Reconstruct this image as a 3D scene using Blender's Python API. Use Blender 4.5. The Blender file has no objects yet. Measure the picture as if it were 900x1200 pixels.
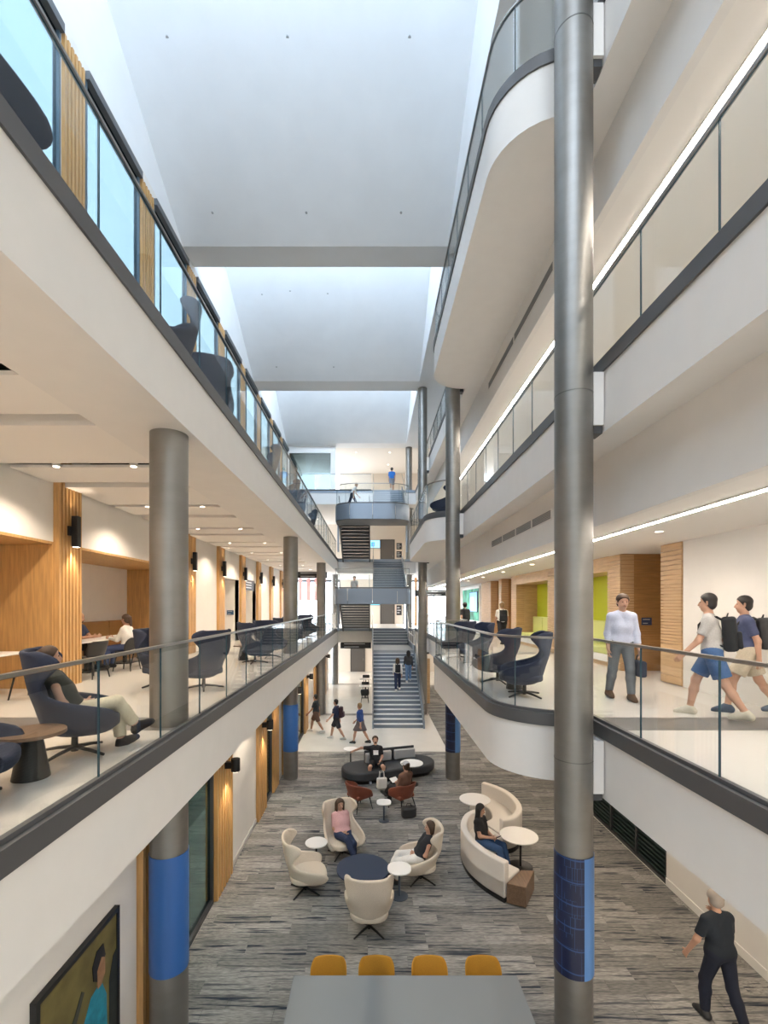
import bpy, math, random
import numpy as np
from mathutils import Vector, Matrix
R = math.radians
random.seed(7)
sc = bpy.context.scene
col = sc.collection

# ------------------------------------------------------------------ camera, world, exposure
EYE = 5.65
cam_d = bpy.data.cameras.new('camera')
cam = bpy.data.objects.new('camera', cam_d); col.objects.link(cam)
cam.location = (0, 0, EYE); cam.rotation_euler = (R(90), 0, 0)
cam_d.sensor_fit = 'HORIZONTAL'; cam_d.sensor_width = 36
cam_d.lens = 545 / 900 * 36
cam_d.shift_x = 14 / 900; cam_d.shift_y = 110 / 900
cam_d.clip_start = .05; cam_d.clip_end = 300
sc.camera = cam

SKY = 4.7
world = bpy.data.worlds.new('world'); sc.world = world; world.use_nodes = True
wn = world.node_tree.nodes; wl = world.node_tree.links
tc = wn.new('ShaderNodeTexCoord'); sx = wn.new('ShaderNodeSeparateXYZ')
rp = wn.new('ShaderNodeValToRGB')
rp.color_ramp.elements[0].position = 0; rp.color_ramp.elements[0].color = (.86, .93, 1, 1)
rp.color_ramp.elements[1].position = .8; rp.color_ramp.elements[1].color = (.62, .79, 1, 1)
wl.new(tc.outputs['Generated'], sx.inputs[0]); wl.new(sx.outputs['Z'], rp.inputs[0])
wl.new(rp.outputs[0], wn['Background'].inputs[0]); wn['Background'].inputs[1].default_value = SKY

sc.view_settings.view_transform = 'Standard'; sc.view_settings.look = 'None'
sc.view_settings.gamma = 1; sc.view_settings.use_curve_mapping = False
sc.view_settings.exposure = 0.95
cy = sc.cycles
cy.max_bounces = 8; cy.diffuse_bounces = 5; cy.glossy_bounces = 4
cy.transparent_max_bounces = 24; cy.sample_clamp_indirect = 6
cy.caustics_reflective = False; cy.caustics_refractive = False
cy.use_denoising = True
K_DOWN, K_LED, K_SCONCE = 100, 34, 36       # lamp strengths
WARM = (1, .83, .64)

# ------------------------------------------------------------------ levels (metres) and plan lines
F2, F3, F4 = 4.1, 8.85, 13.6
SOFF = .95; BAND = .17
ROOF = 17.05
XL, XR, XB, XW = -2.35, 3.0, 1.88, 5.95
BEHIND, FAR, BACK = -3.0, 32.0, 40.0
BAYS = [6.12, 15.26, 24.4, 33.5]

# ------------------------------------------------------------------ materials
MATS = {}
def mat(name, c, rough=.6, metal=0, noise=None, bump=0, spec=.5, coat=0, emit=0):
    if name in MATS: return MATS[name]
    m = bpy.data.materials.new(name); m.use_nodes = True
    n = m.node_tree.nodes; l = m.node_tree.links; b = n['Principled BSDF']
    b.inputs['Base Color'].default_value = (*c, 1); b.inputs['Roughness'].default_value = rough
    b.inputs['Metallic'].default_value = metal; b.inputs['Specular IOR Level'].default_value = spec
    b.inputs['Coat Weight'].default_value = coat
    if emit:
        b.inputs['Emission Color'].default_value = (*c, 1); b.inputs['Emission Strength'].default_value = emit
    if noise:
        s, amt, stretch = noise
        t = n.new('ShaderNodeTexCoord'); mp = n.new('ShaderNodeMapping'); mp.inputs['Scale'].default_value = stretch
        nz = n.new('ShaderNodeTexNoise'); nz.inputs['Scale'].default_value = s; nz.inputs['Detail'].default_value = 4
        r = n.new('ShaderNodeValToRGB')
        r.color_ramp.elements[0].position = .3; r.color_ramp.elements[1].position = .7
        r.color_ramp.elements[0].color = (*[max(0, x * (1 - amt)) for x in c], 1)
        r.color_ramp.elements[1].color = (*[min(1, x * (1 + amt)) for x in c], 1)
        l.new(t.outputs['Object'], mp.inputs[0]); l.new(mp.outputs[0], nz.inputs['Vector'])
        l.new(nz.outputs[0], r.inputs[0]); l.new(r.outputs[0], b.inputs['Base Color'])
        if bump:
            bp = n.new('ShaderNodeBump'); bp.inputs['Strength'].default_value = bump; bp.inputs['Distance'].default_value = .01
            l.new(nz.outputs[0], bp.inputs['Height']); l.new(bp.outputs[0], b.inputs['Normal'])
    MATS[name] = m
    return m

def glass(name, tint, refl=.55, ior=1.5):
    if name in MATS: return MATS[name]
    m = bpy.data.materials.new(name); m.use_nodes = True
    n = m.node_tree.nodes; l = m.node_tree.links
    n.remove(n['Principled BSDF'])
    tr = n.new('ShaderNodeBsdfTransparent'); tr.inputs[0].default_value = (*tint, 1)
    gl = n.new('ShaderNodeBsdfGlossy'); gl.inputs['Roughness'].default_value = .01
    fr = n.new('ShaderNodeFresnel'); fr.inputs[0].default_value = ior
    mu = n.new('ShaderNodeMath'); mu.operation = 'MULTIPLY'; mu.inputs[1].default_value = refl
    mx = n.new('ShaderNodeMixShader')
    ge = n.new('ShaderNodeNewGeometry'); mr = n.new('ShaderNodeMapRange')      # same reflectance on both faces of a pane
    mr.inputs[3].default_value = ior; mr.inputs[4].default_value = 1 / ior
    l.new(ge.outputs['Backfacing'], mr.inputs[0]); l.new(mr.outputs[0], fr.inputs[0])
    l.new(fr.outputs[0], mu.inputs[0]); l.new(mu.outputs[0], mx.inputs[0])
    l.new(tr.outputs[0], mx.inputs[1]); l.new(gl.outputs[0], mx.inputs[2])
    l.new(mx.outputs[0], n['Material Output'].inputs[0])
    MATS[name] = m
    return m

WHITE = mat('white paint', (.79, .765, .735), .75, noise=(3, .015, (1, 1, 1)))
ROOFW = mat('roof white paint', (.80, .815, .83), .8, noise=(1.2, .02, (1, 1, 1)))
CEILW = mat('ceiling panel white', (.83, .80, .76), .8)
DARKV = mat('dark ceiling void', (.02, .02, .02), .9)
BANDM = mat('dark grey band', (.105, .105, .108), .45, .25)
STEEL = mat('grey metal column', (.27, .26, .245), .43, .8, noise=(2, .06, (1, 1, 3)))
RAILM = mat('handrail metal', (.30, .29, .275), .35, .8)
TERR = mat('terrazzo', (.70, .665, .62), .22, noise=(90, .07, (1, 1, 1)))
TERRG = mat('grey terrazzo', (.17, .16, .155), .4, noise=(90, .12, (1, 1, 1)))
TILE = mat('white floor tile', (.72, .70, .66), .16, noise=(1.5, .03, (1, 1, 1)))
WOOD = mat('honey wood', (.56, .33, .13), .42, noise=(4, .16, (6, 6, .5)), bump=.05)
WOODH = mat('light maple wood', (.55, .36, .19), .45, noise=(4, .12, (.6, .6, 7)), bump=.04)
WOODD = mat('warm recess wood', (.40, .21, .075), .45, noise=(4, .15, (.6, .6, 7)))
WALN = mat('walnut', (.17, .105, .065), .4, noise=(5, .22, (7, .7, 7)))
NAVY = mat('navy fabric', (.017, .024, .05), .85, noise=(160, .25, (1, 1, 1)), bump=.08)
BEIGE = mat('beige boucle fabric', (.66, .575, .47), .9, noise=(140, .13, (1, 1, 1)), bump=.15)
IVORY = mat('ivory upholstery', (.76, .71, .65), .8, noise=(120, .04, (1, 1, 1)))
RUST = mat('rust leather', (.20, .055, .03), .45, noise=(30, .12, (1, 1, 1)))
CHARC = mat('charcoal upholstery', (.035, .037, .042), .6, noise=(100, .15, (1, 1, 1)))
GREYC = mat('light grey cushion', (.46, .45, .44), .85, noise=(120, .08, (1, 1, 1)))
BLACK = mat('black metal', (.018, .018, .019), .4, .3)
BLKP = mat('black plastic', (.025, .026, .028), .5)
WTOP = mat('white laminate', (.84, .82, .80), .3)
GTOP = mat('grey laminate', (.22, .235, .245), .25)
BTOP = mat('navy lacquer', (.02, .035, .075), .4)
MUST = mat('mustard fabric', (.40, .19, .012), .75, noise=(120, .1, (1, 1, 1)))
LIME = mat('lime wall', (.50, .56, .03), .6)
LIMEU = mat('pale lime upholstery', (.62, .66, .25), .7)
BROWN = mat('tan leather', (.30, .155, .05), .5)
BLUEW = mat('blue vinyl wrap', (.035, .135, .42), .4)
SCONM = mat('sconce black', (.012, .012, .013), .45)
DOORM = mat('grey brown door', (.095, .085, .078), .5)
STEELD = mat('dark stair steel', (.085, .088, .095), .4, .5)
TREAD = mat('blue grey stair carpet', (.17, .20, .24), .7, noise=(60, .12, (1, 1, 1)))
NOSE = mat('pale stair nosing', (.62, .64, .66), .5)
LANDM = mat('blue grey metal panel', (.25, .29, .34), .42, .55)
GLASS = glass('clear guard glass', (.965, .98, .978), .6)
GEDGE = mat('glass edge', (.03, .075, .10), .2)
TEAL = glass('teal window glass', (.335, .385, .395), .35)
STORE = glass('grey green storefront glass', (.30, .40, .40), .9)
FRONTG = glass('tinted end glass', (.44, .42, .39), .3)
CLERE = glass('clear roof glass', (.95, .97, .98), .3)
LEDM = mat('led strip glow', (1, .92, .82), .5, emit=K_LED)
LAMPG = mat('lamp lens glow', (1, .88, .70), .5, emit=4)
VENT = mat('vent grey', (.22, .22, .22), .6)

# ------------------------------------------------------------------ mesh helpers
class MB:
    def __init__(s): s.v = []; s.f = []; s.m = []; s.cur = 0
    def add(s, vs, fs):
        o = len(s.v); s.v += [tuple(p) for p in vs]
        s.f += [tuple(i + o for i in f) for f in fs]; s.m += [s.cur] * len(fs); return s
    def box(s, x0, x1, y0, y1, z0, z1):
        v = [(x, y, z) for z in (z0, z1) for y in (y0, y1) for x in (x0, x1)]
        return s.add(v, [(0, 2, 3, 1), (4, 5, 7, 6), (0, 1, 5, 4), (2, 6, 7, 3), (0, 4, 6, 2), (1, 3, 7, 5)])
    def obox(s, M, sx, sy, sz):
        v = [M @ Vector((x * sx / 2, y * sy / 2, z * sz / 2)) for z in (-1, 1) for y in (-1, 1) for x in (-1, 1)]
        return s.add(v, [(0, 2, 3, 1), (4, 5, 7, 6), (0, 1, 5, 4), (2, 6, 7, 3), (0, 4, 6, 2), (1, 3, 7, 5)])
    def prism(s, poly, z0, z1):
        a = sum(p[0] * q[1] - q[0] * p[1] for p, q in zip(poly, poly[1:] + poly[:1]))
        if a < 0: poly = poly[::-1]
        n = len(poly)
        v = [(x, y, z0) for x, y in poly] + [(x, y, z1) for x, y in poly]
        return s.add(v, [tuple(range(n))[::-1], tuple(range(n, 2 * n))] + [(i, (i + 1) % n, n + (i + 1) % n, n + i) for i in range(n)])
    def tube(s, pts, r, n=10):
        pts = [Vector(p) for p in pts]; m = len(pts)
        rr = r if isinstance(r, (list, tuple)) else [r] * m
        vs = []; fs = []
        ref = None
        for i, p in enumerate(pts):
            t = (pts[min(i + 1, m - 1)] - pts[max(i - 1, 0)]).normalized()
            if ref is None: ref = Vector((1, 0, 0)) if abs(t.x) < .8 else Vector((0, 1, 0))
            a = (ref - t * ref.dot(t)).normalized(); b = t.cross(a); ref = a
            vs += [p + (a * math.cos(k * 2 * math.pi / n) + b * math.sin(k * 2 * math.pi / n)) * rr[i] for k in range(n)]
        for i in range(m - 1):
            fs += [(i * n + k, i * n + (k + 1) % n, (i + 1) * n + (k + 1) % n, (i + 1) * n + k) for k in range(n)]
        fs += [tuple(range(n))[::-1], tuple(range((m - 1) * n, m * n))]
        return s.add(vs, fs)
    def lathe(s, prof, n=24, cx=0, cy=0):
        vs = []; fs = []; m = len(prof)
        for r, z in prof:
            vs += [(cx + r * math.cos(2 * math.pi * k / n), cy + r * math.sin(2 * math.pi * k / n), z) for k in range(n)]
        for i in range(m - 1):
            fs += [(i * n + k, i * n + (k + 1) % n, (i + 1) * n + (k + 1) % n, (i + 1) * n + k) for k in range(n)]
        fs += [tuple(range(n))[::-1], tuple(range((m - 1) * n, m * n))]
        return s.add(vs, fs)
    def ribbon(s, path, z0, z1, t, side=0, edge_mat=None):
        """upright strip of thickness t along a plan path; side -1/0/1 puts it left of / on / right of the path"""
        P = [Vector((p[0], p[1])) for p in path]; m = len(P); L = []; Q = []
        for i in range(m):
            d = (P[min(i + 1, m - 1)] - P[max(i - 1, 0)]).normalized(); nrm = Vector((d.y, -d.x))
            L.append(P[i] + nrm * t * (side - 1) / 2); Q.append(P[i] + nrm * t * (side + 1) / 2)
        vs = []
        for a, b in zip(L, Q): vs += [(a.x, a.y, z0), (b.x, b.y, z0), (b.x, b.y, z1), (a.x, a.y, z1)]
        o = s.cur
        for i in range(m - 1):
            k = i * 4
            s_f = [(k + 1, k + 5, k + 6, k + 2), (k + 3, k + 7, k + 4, k)]
            e_f = [(k, k + 4, k + 5, k + 1), (k + 2, k + 6, k + 7, k + 3)]
            if i == 0: base = len(s.v); s.v += vs
            for f in s_f: s.f.append(tuple(base + j for j in f)); s.m.append(o)
            for f in e_f: s.f.append(tuple(base + j for j in f)); s.m.append(o if edge_mat is None else edge_mat)
        k = (m - 1) * 4
        for f in ((0, 1, 2, 3), (k + 3, k + 2, k + 1, k)):
            s.f.append(tuple(base + j for j in f)); s.m.append(o if edge_mat is None else edge_mat)
        return s
    def arcshell(s, cx, cy, r, a0, a1, z0, z1, t, n=24):
        P = [(cx + r * math.cos(a0 + (a1 - a0) * i / n), cy + r * math.sin(a0 + (a1 - a0) * i / n)) for i in range(n + 1)]
        return s.ribbon(P, z0, z1, t, side=1)
    def mesh(s, name, mats, smooth=False):
        me = bpy.data.meshes.new(name); me.from_pydata(s.v, [], s.f)
        for m in (mats if isinstance(mats, (list, tuple)) else [mats]): me.materials.append(m)
        me.polygons.foreach_set('material_index', s.m)
        if smooth:
            me.polygons.foreach_set('use_smooth', [True] * len(s.f)); me.set_sharp_from_angle(angle=R(38))
        me.update(); return me
    def build(s, name, mats, parent=None, smooth=False, bevel=0, seg=2, subsurf=0, solid=0):
        o = bpy.data.objects.new(name, s.mesh(name, mats, smooth)); col.objects.link(o)
        if parent is not None: o.parent = parent
        if solid:
            q = o.modifiers.new('thickness', 'SOLIDIFY'); q.thickness = solid; q.offset = 0
        if subsurf:
            q = o.modifiers.new('smooth', 'SUBSURF'); q.levels = subsurf; q.render_levels = subsurf
        if bevel:
            q = o.modifiers.new('soft edges', 'BEVEL'); q.width = bevel; q.segments = seg; q.limit_method = 'ANGLE'; q.angle_limit = R(40)
            if smooth: q.harden_normals = False
        return o

def tag(o, label, cat, group=None):
    o['label'] = label; o['category'] = cat
    if group: o['group'] = group
    return o
def thing(name, label, cat, loc=(0, 0, 0), rz=0, group=None):
    o = bpy.data.objects.new(name, None); col.objects.link(o); o.empty_display_size = .1
    o.location = loc; o.rotation_euler = (0, 0, rz)
    return tag(o, label, cat, group)
def struct(o, label=None):
    o['kind'] = 'structure'
    if label: o['label'] = label
    return o
def dup(root, label, loc, rz=0, group=None):
    r = root.copy(); col.objects.link(r); r.location = loc; r.rotation_euler = (0, 0, rz); r['label'] = label
    if group: r['group'] = group
    for ch in list(root.children):
        c = ch.copy(); col.objects.link(c); c.parent = r
        for g in ch.children:
            d = g.copy(); col.objects.link(d); d.parent = c
    return r
def bx(name, m, *b, parent=None):
    return MB().box(*b).build(name, m, parent)
def catmull(P, n=6):
    P = [Vector(p) for p in P]; out = []
    for i in range(len(P) - 1):
        a, b, c, d = P[max(i - 1, 0)], P[i], P[i + 1], P[min(i + 2, len(P) - 1)]
        for k in range(n):
            t = k / n
            out.append(.5 * ((2 * b) + (c - a) * t + (2 * a - 5 * b + 4 * c - d) * t * t + (3 * b - a - 3 * c + d) * t ** 3))
    out.append(P[-1]); return [tuple(p) for p in out]
def spot(loc, energy, angle=110, color=WARM, down=True, parent=None, radius=.04, blend=.6):
    d = bpy.data.lights.new('lamp_light', 'SPOT'); d.energy = energy; d.color = color
    d.spot_size = R(angle); d.spot_blend = blend; d.shadow_soft_size = radius
    o = bpy.data.objects.new('lamp_light', d); col.objects.link(o); o.location = loc
    if not down: o.rotation_euler = (R(180), 0, 0)
    if parent is not None: o.parent = parent
    return o
ORD = ['first', 'second', 'third', 'fourth', 'fifth', 'sixth', 'seventh', 'eighth', 'ninth', 'tenth', 'eleventh', 'twelfth', 'thirteenth']

# ------------------------------------------------------------------ plan paths of the slab edges
def right_path(bulges, off=0, y0=BEHIND, y1=FAR):
    P = [(XR + off, y0)]; r = 1 - off
    for a, b in bulges:
        a += off; b -= off
        P.append((XR + off, a))
        P += [(XB + off + r + r * math.cos(R(t)), a + r + r * math.sin(R(t))) for t in range(270, 179, -9)]
        P += [(XB + off + r + r * math.cos(R(t)), b - r + r * math.sin(R(t))) for t in range(180, 89, -9)]
        P.append((XR + off, b))
    P.append((XR + off, y1)); return P
BUL_A, BUL_B = (6.62, 15.0), (15.76, 24.1)
EDGE = {2: [BUL_A], 3: [BUL_B], 4: [BUL_A]}
def sub_path(P, s0, s1):
    out = []; s = 0
    for a, b in zip(P, P[1:]):
        a = Vector(a); b = Vector(b); L = (b - a).length
        if L < 1e-6: continue
        lo, hi = max(s0, s), min(s1, s + L)
        if hi > lo + 1e-6:
            if not out: out.append(tuple(a.lerp(b, (lo - s) / L)))
            out.append(tuple(a.lerp(b, (hi - s) / L)))
        s += L
    return out
def path_len(P): return sum((Vector(b) - Vector(a)).length for a, b in zip(P, P[1:]))

def guardrail(path, z, label, step=1.195, h=1.1, joints=True, rail=RAILM):
    """glass panes, handrail and base shoe along a path"""
    t = thing('glass_guardrail', label, 'guardrail', (path[0][0], path[0][1], z))
    o = Vector(path[0]); P = [tuple(Vector(p) - o) for p in path]
    L = path_len(P); n = max(1, round(L / step)); st = L / n if not joints else step
    s = 0
    while s < L - .05:
        e = min(s + st, L)
        g = MB(); g.ribbon(sub_path(P, s + .006, e - .006), .02, h - .03, .016, edge_mat=1)
        g.build('glass_pane', [GLASS, GEDGE], t); s += st
    MB().ribbon(P, h - .024, h + .006, .045).build('handrail', rail, t)
    MB().ribbon(P, -.02, .05, .05).build('base_shoe', BANDM, t)
    return t

# ================================================================== LARGE STRUCTURE
# ground floor: white tile base, grey bands, carpet planks
g_tile = struct(bx('floor', TILE, -9, 9, BEHIND, BACK, -.3, 0), 'pale tiled and carpeted ground floor of the atrium')
for yb in (24.2, 33.6):
    bx('floor_band', TERRG, -6, 2.9, yb - .2, yb + .2, -.02, .004, parent=g_tile)
def carpet_mat(single=False):
    m = bpy.data.materials.new('streaked carpet plank' + (' far' if single else '')); m.use_nodes = True
    n = m.node_tree.nodes; l = m.node_tree.links; b = n['Principled BSDF']; b.inputs['Roughness'].default_value = .95
    b.inputs['Specular IOR Level'].default_value = .15
    oi = n.new('ShaderNodeObjectInfo'); t = n.new('ShaderNodeTexCoord')
    ad = n.new('ShaderNodeVectorMath'); ad.operation = 'ADD'
    sc_ = n.new('ShaderNodeVectorMath'); sc_.operation = 'SCALE'; sc_.inputs['Scale'].default_value = 3.7
    l.new(oi.outputs['Location'], sc_.inputs[0]); l.new(sc_.outputs[0], ad.inputs[0]); l.new(t.outputs['Object'], ad.inputs[1])
    def nz(scale, st, lo, hi, detail=3):
        mp = n.new('ShaderNodeMapping'); mp.inputs['Scale'].default_value = st
        q = n.new('ShaderNodeTexNoise'); q.inputs['Scale'].default_value = scale; q.inputs['Detail'].default_value = detail
        r = n.new('ShaderNodeMapRange'); r.inputs[1].default_value = lo; r.inputs[2].default_value = hi
        l.new(ad.outputs[0], mp.inputs[0]); l.new(mp.outputs[0], q.inputs['Vector']); l.new(q.outputs[0], r.inputs[0]); return r.outputs[0]
    streak = nz(2.4, (.5, 9, 1), .5, .62, 5); fine = nz(9, (1, 9, 1), .3, .7)
    base = n.new('ShaderNodeMixRGB'); base.inputs[1].default_value = (.15, .148, .142, 1); base.inputs[2].default_value = (.33, .318, .298, 1)
    l.new(fine, base.inputs[0])
    tone = n.new('ShaderNodeMixRGB'); tone.blend_type = 'MULTIPLY'; tone.inputs[0].default_value = 1
    rr = n.new('ShaderNodeMapRange'); rr.inputs[3].default_value = .75; rr.inputs[4].default_value = 1.3
    rnd = oi.outputs['Random']
    if single:                              # one far mesh: a random tone per plank cell
        sn = n.new('ShaderNodeVectorMath'); sn.operation = 'SNAP'; sn.inputs[1].default_value = (1, .25, 1); w_ = n.new('ShaderNodeTexWhiteNoise')
        l.new(t.outputs['Object'], sn.inputs[0]); l.new(sn.outputs[0], w_.inputs['Vector']); rnd = w_.outputs['Value']
    l.new(rnd, rr.inputs[0]); l.new(base.outputs[0], tone.inputs[1]); l.new(rr.outputs[0], tone.inputs[2])
    mx = n.new('ShaderNodeMixRGB'); mx.inputs[2].default_value = (.032, .04, .055, 1)
    gate = n.new('ShaderNodeMapRange'); gate.inputs[1].default_value = .15; gate.inputs[2].default_value = .75; gate.inputs[3].default_value = .35
    rm = n.new('ShaderNodeMath'); rm.operation = 'FRACT'; r7 = n.new('ShaderNodeMath'); r7.operation = 'MULTIPLY'; r7.inputs[1].default_value = 7.31
    l.new(rnd, r7.inputs[0]); l.new(r7.outputs[0], rm.inputs[0]); l.new(rm.outputs[0], gate.inputs[0])
    sm = n.new('ShaderNodeMath'); sm.operation = 'MULTIPLY'; l.new(streak, sm.inputs[0]); l.new(gate.outputs[0], sm.inputs[1])
    l.new(sm.outputs[0], mx.inputs[0]); l.new(tone.outputs[0], mx.inputs[1]); l.new(mx.outputs[0], b.inputs['Base Color'])
    return m
CARPET = carpet_mat()
pk = MB().box(-.499, .499, -.1242, .1242, -.004, .012).mesh('carpet_plank', CARPET)
CX0, CX1, CY1 = -3.0, 5.93, 18.0
bx('carpet_backing', mat('carpet backing', (.05, .05, .05), .9), CX0, CX1, 4.9, CY1, -.01, .004, parent=g_tile)
cells = []
y = 5.0
while y < CY1 - .1:
    off = random.random(); x = CX0 - off
    while x < CX1:
        a, b = max(x, CX0), min(x + 1, CX1)
        if b - a > .02: cells.append((a, b, y, y + .25))
        x += 1
    y += .25
def depth_key(c):                       # planks in the frame and nearest first
    xc, yc = (c[0] + c[1]) / 2, (c[2] + c[3]) / 2
    inview = abs(xc * 545 / yc - 14) < 480 and yc > 6.75
    return (0 if inview else 1, yc)
cells.sort(key=depth_key)
for a, b, y0, y1 in cells[:300]:
    o = bpy.data.objects.new('carpet_plank', pk); col.objects.link(o); o.parent = g_tile
    o.location = ((a + b) / 2, (y0 + y1) / 2, 0); o.scale.x = (b - a)
rest = MB()
for a, b, y0, y1 in cells[300:]: rest.box(a + .003, b - .003, y0 + .0015, y1 - .0015, -.004, .012)
y = CY1
while y < 33:                            # the carpet strip beside the stair
    rest.box(2.95, CX1, y + .0015, y + .2485, -.004, .012); y += .25
ro = rest.build('carpet_planking', carpet_mat(True), g_tile); ro['kind'] = 'stuff'

# left balconies
def left_slab(F, name, label):
    s = struct(MB().box(-8.2, XL, BEHIND, FAR, F - BAND, F).build(name, TERR), label)
    for yb in BAYS[:3]: bx('floor_band', TERRG, -8, XL - .05, yb - .33, yb + .33, F - .02, F + .003, parent=s)
    bx('edge_beam', WHITE, -3.44, XL, BEHIND, FAR, F - SOFF, F - BAND, parent=s)
    MB().box(XL - .03, XL + .025, BEHIND, FAR, F - BAND, F + .012).build('edge_band', BANDM, s)
    return s
left_slab(F2, 'floor_second_left', 'second storey balcony floor along the wood and café side')
left_slab(F3, 'floor_third_left', 'third storey balcony floor along the tall windows')
for lv, F in ((2, F2), (3, F3), (4, F4)):
    P = right_path(EDGE[lv]); nm = {2: 'second', 3: 'third', 4: 'fourth'}[lv]
    s = struct(MB().prism(P + [(8.2, FAR), (8.2, BEHIND)], F - BAND, F).build('floor_%s_right' % nm, TERR), '%s storey balcony floor on the side of the rounded bays' % nm)
    for yb in BAYS[:3]: bx('floor_band', TERRG, XR + .1, XW - .02, yb - .33, yb + .33, F - .02, F + .003, parent=s)
    MB().prism(P + [(3.52, FAR), (3.52, BEHIND)], F - SOFF, F - BAND).build('edge_beam', WHITE, s, smooth=True)
    MB().ribbon(P, F - BAND, F + .012, .055).build('edge_band', BANDM, s, smooth=True)
    if lv > 2:   # lowered ceiling of the storey below
        zc = F - 1.96
        c = struct(bx('ceiling_%s_right' % {3: 'second', 4: 'third'}[lv], CEILW, 3.49, XW + .3, BEHIND, FAR, zc, zc + .06), 'lowered white corridor ceiling with a light line on the storey below the %s' % nm)
        bx('bulkhead', WHITE, 3.48, 3.6, BEHIND, FAR, zc - .004, F - SOFF, parent=c)
        bx('cove', CEILW, XW, 7.6, 8.9, 25, zc + .001, zc + .06, parent=c)
        t = thing('linear_light', 'continuous glowing white light line in the corridor ceiling of the %s storey' % {3: 'second', 4: 'third'}[lv], 'ceiling light', (4.14, 0, zc))
        bx('diffuser', LEDM, -.035, .035, BEHIND, FAR, -.026, -.02, parent=t)
        bx('channel', CEILW, -.05, .05, BEHIND, FAR, -.02, -.001, parent=t)
        for k in range(4 if lv == 3 else 2):
            vy = 9.0 + k * 1.13 if lv == 3 else 8.9 + k * 2.5
            ln = 1.08 if lv == 3 else 2.45
            v = thing('air_grille', '%s slot air grille from the near column on the %s bulkhead' % (ORD[k], 'corridor' if lv == 3 else 'upper'), 'vent', (3.48, vy, F - 1.42), 0, 'slot air grilles on the bulkhead of the %s storey' % {3: 'second', 4: 'third'}[lv])
            bx('frame', CEILW, -.012, 0, 0, ln, -.1, .1, parent=v)
            fins = MB()
            for q in range(5): fins.box(-.02, -.012, .03, ln - .03, -.08 + q * .034, -.08 + q * .034 + .024)
            fins.build('fins', VENT, v)
# far slabs behind the stair
for F, nm in ((F2, 'second'), (F3, 'third'), (F4, 'fourth')):
    s = struct(bx('floor_%s_back' % nm, TERR, -8.2, 8.2, FAR, BACK + .2, F - BAND, F), '%s storey floor behind the stair' % nm)
    bx('edge_beam', WHITE, -8.2, 8.2, FAR + .02, BACK, F - SOFF, F - BAND, parent=s)
    MB().box(-8.2, 8.2, FAR - .03, FAR + .02, F - BAND, F + .012).build('edge_band', LANDM, s)

# roof: sawtooth monitors
ZX0, ZX1 = -6.0, 2.4
beams = [(5.5, 6.3), (14.75, 15.65), (23.6, 24.66), (32.6, 33.6)]
SLOPE = .55
rf = bpy.data.objects.new('ceiling', None); col.objects.link(rf); struct(rf, 'white sawtooth roof with north light windows')
starts = [BEHIND] + [b[1] for b in beams[:-1]]
for i, ((b0, b1), s0) in enumerate(zip(beams, starts)):
    zt = ROOF + SLOPE * (b0 - s0 - .05)
    m = MB()
    m.add([(ZX0, s0 - .0, zt), (ZX1, s0, zt), (ZX1, b0, ROOF), (ZX0, b0, ROOF), (ZX0, s0, zt + .25), (ZX1, s0, zt + .25), (ZX1, b0, ROOF + .25), (ZX0, b0, ROOF + .25)],
          [(0, 3, 2, 1), (4, 5, 6, 7), (0, 1, 5, 4), (2, 3, 7, 6), (0, 4, 7, 3), (1, 2, 6, 5)])
    m.build('sloped_ceiling', ROOFW, rf)
    bx('roof_beam', ROOFW, ZX0 - .4, 9, b0, b1, ROOF - .0, ROOF + .55, parent=rf)
    for xa in (ZX0 - .25, ZX1):
        m = MB(); v = [(xa, s0, ROOF - .0), (xa, b0, ROOF), (xa, s0, zt + .2)]
        v += [(x + .25, yy, z) for x, yy, z in v]
        m.add(v, [(0, 2, 1), (3, 4, 5), (0, 1, 4, 3), (1, 2, 5, 4), (2, 0, 3, 5)]).build('monitor_cheek', ROOFW, rf)
    if i:
        w = struct(thing('window_%d' % (20 + i), 'roof light glazing above the %s roof beam' % ORD[i], 'window', (0, s0 + .03, ROOF + .55)))
        hh = zt - ROOF - .55
        for k in range(6):
            xa = ZX0 + k * 1.4
            bx('glass_pane', CLERE, xa + .03, xa + 1.37, 0, .02, .03, hh - .03, parent=w)
            bx('mullion', WHITE, xa - .03, xa + .03, -.03, .05, 0, hh, parent=w)
for i, pts in ((1, ((196, 43), (337, 43), (480, 43), (249, 249), (359, 249), (470, 249))), (2, ((307, 345), (340, 341), (384, 344), (324, 430), (391, 430)))):
    for px, py in pts:
        d_ = (ROOF - EYE + SLOPE * beams[i][0]) / ((710 - py) / 545 + SLOPE)
        q = MB().lathe([(.035, -.02), (.035, .01)], 12).build('sprinkler', mat('pale metal', (.4, .41, .42), .5), rf); q.location = ((px - 436) / 545 * d_, d_, ROOF + SLOPE * (beams[i][0] - d_))
struct(bx('ceiling_fourth_right', ROOFW, ZX1 + .25, 9, BEHIND, 33.6, ROOF + .01, ROOF + .1), 'flat white ceiling over the fourth storey corridor')
struct(bx('ceiling_back', CEILW, -9, 9, 33.6, BACK, ROOF, ROOF + .1), 'flat ceiling over the far lounge')

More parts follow.
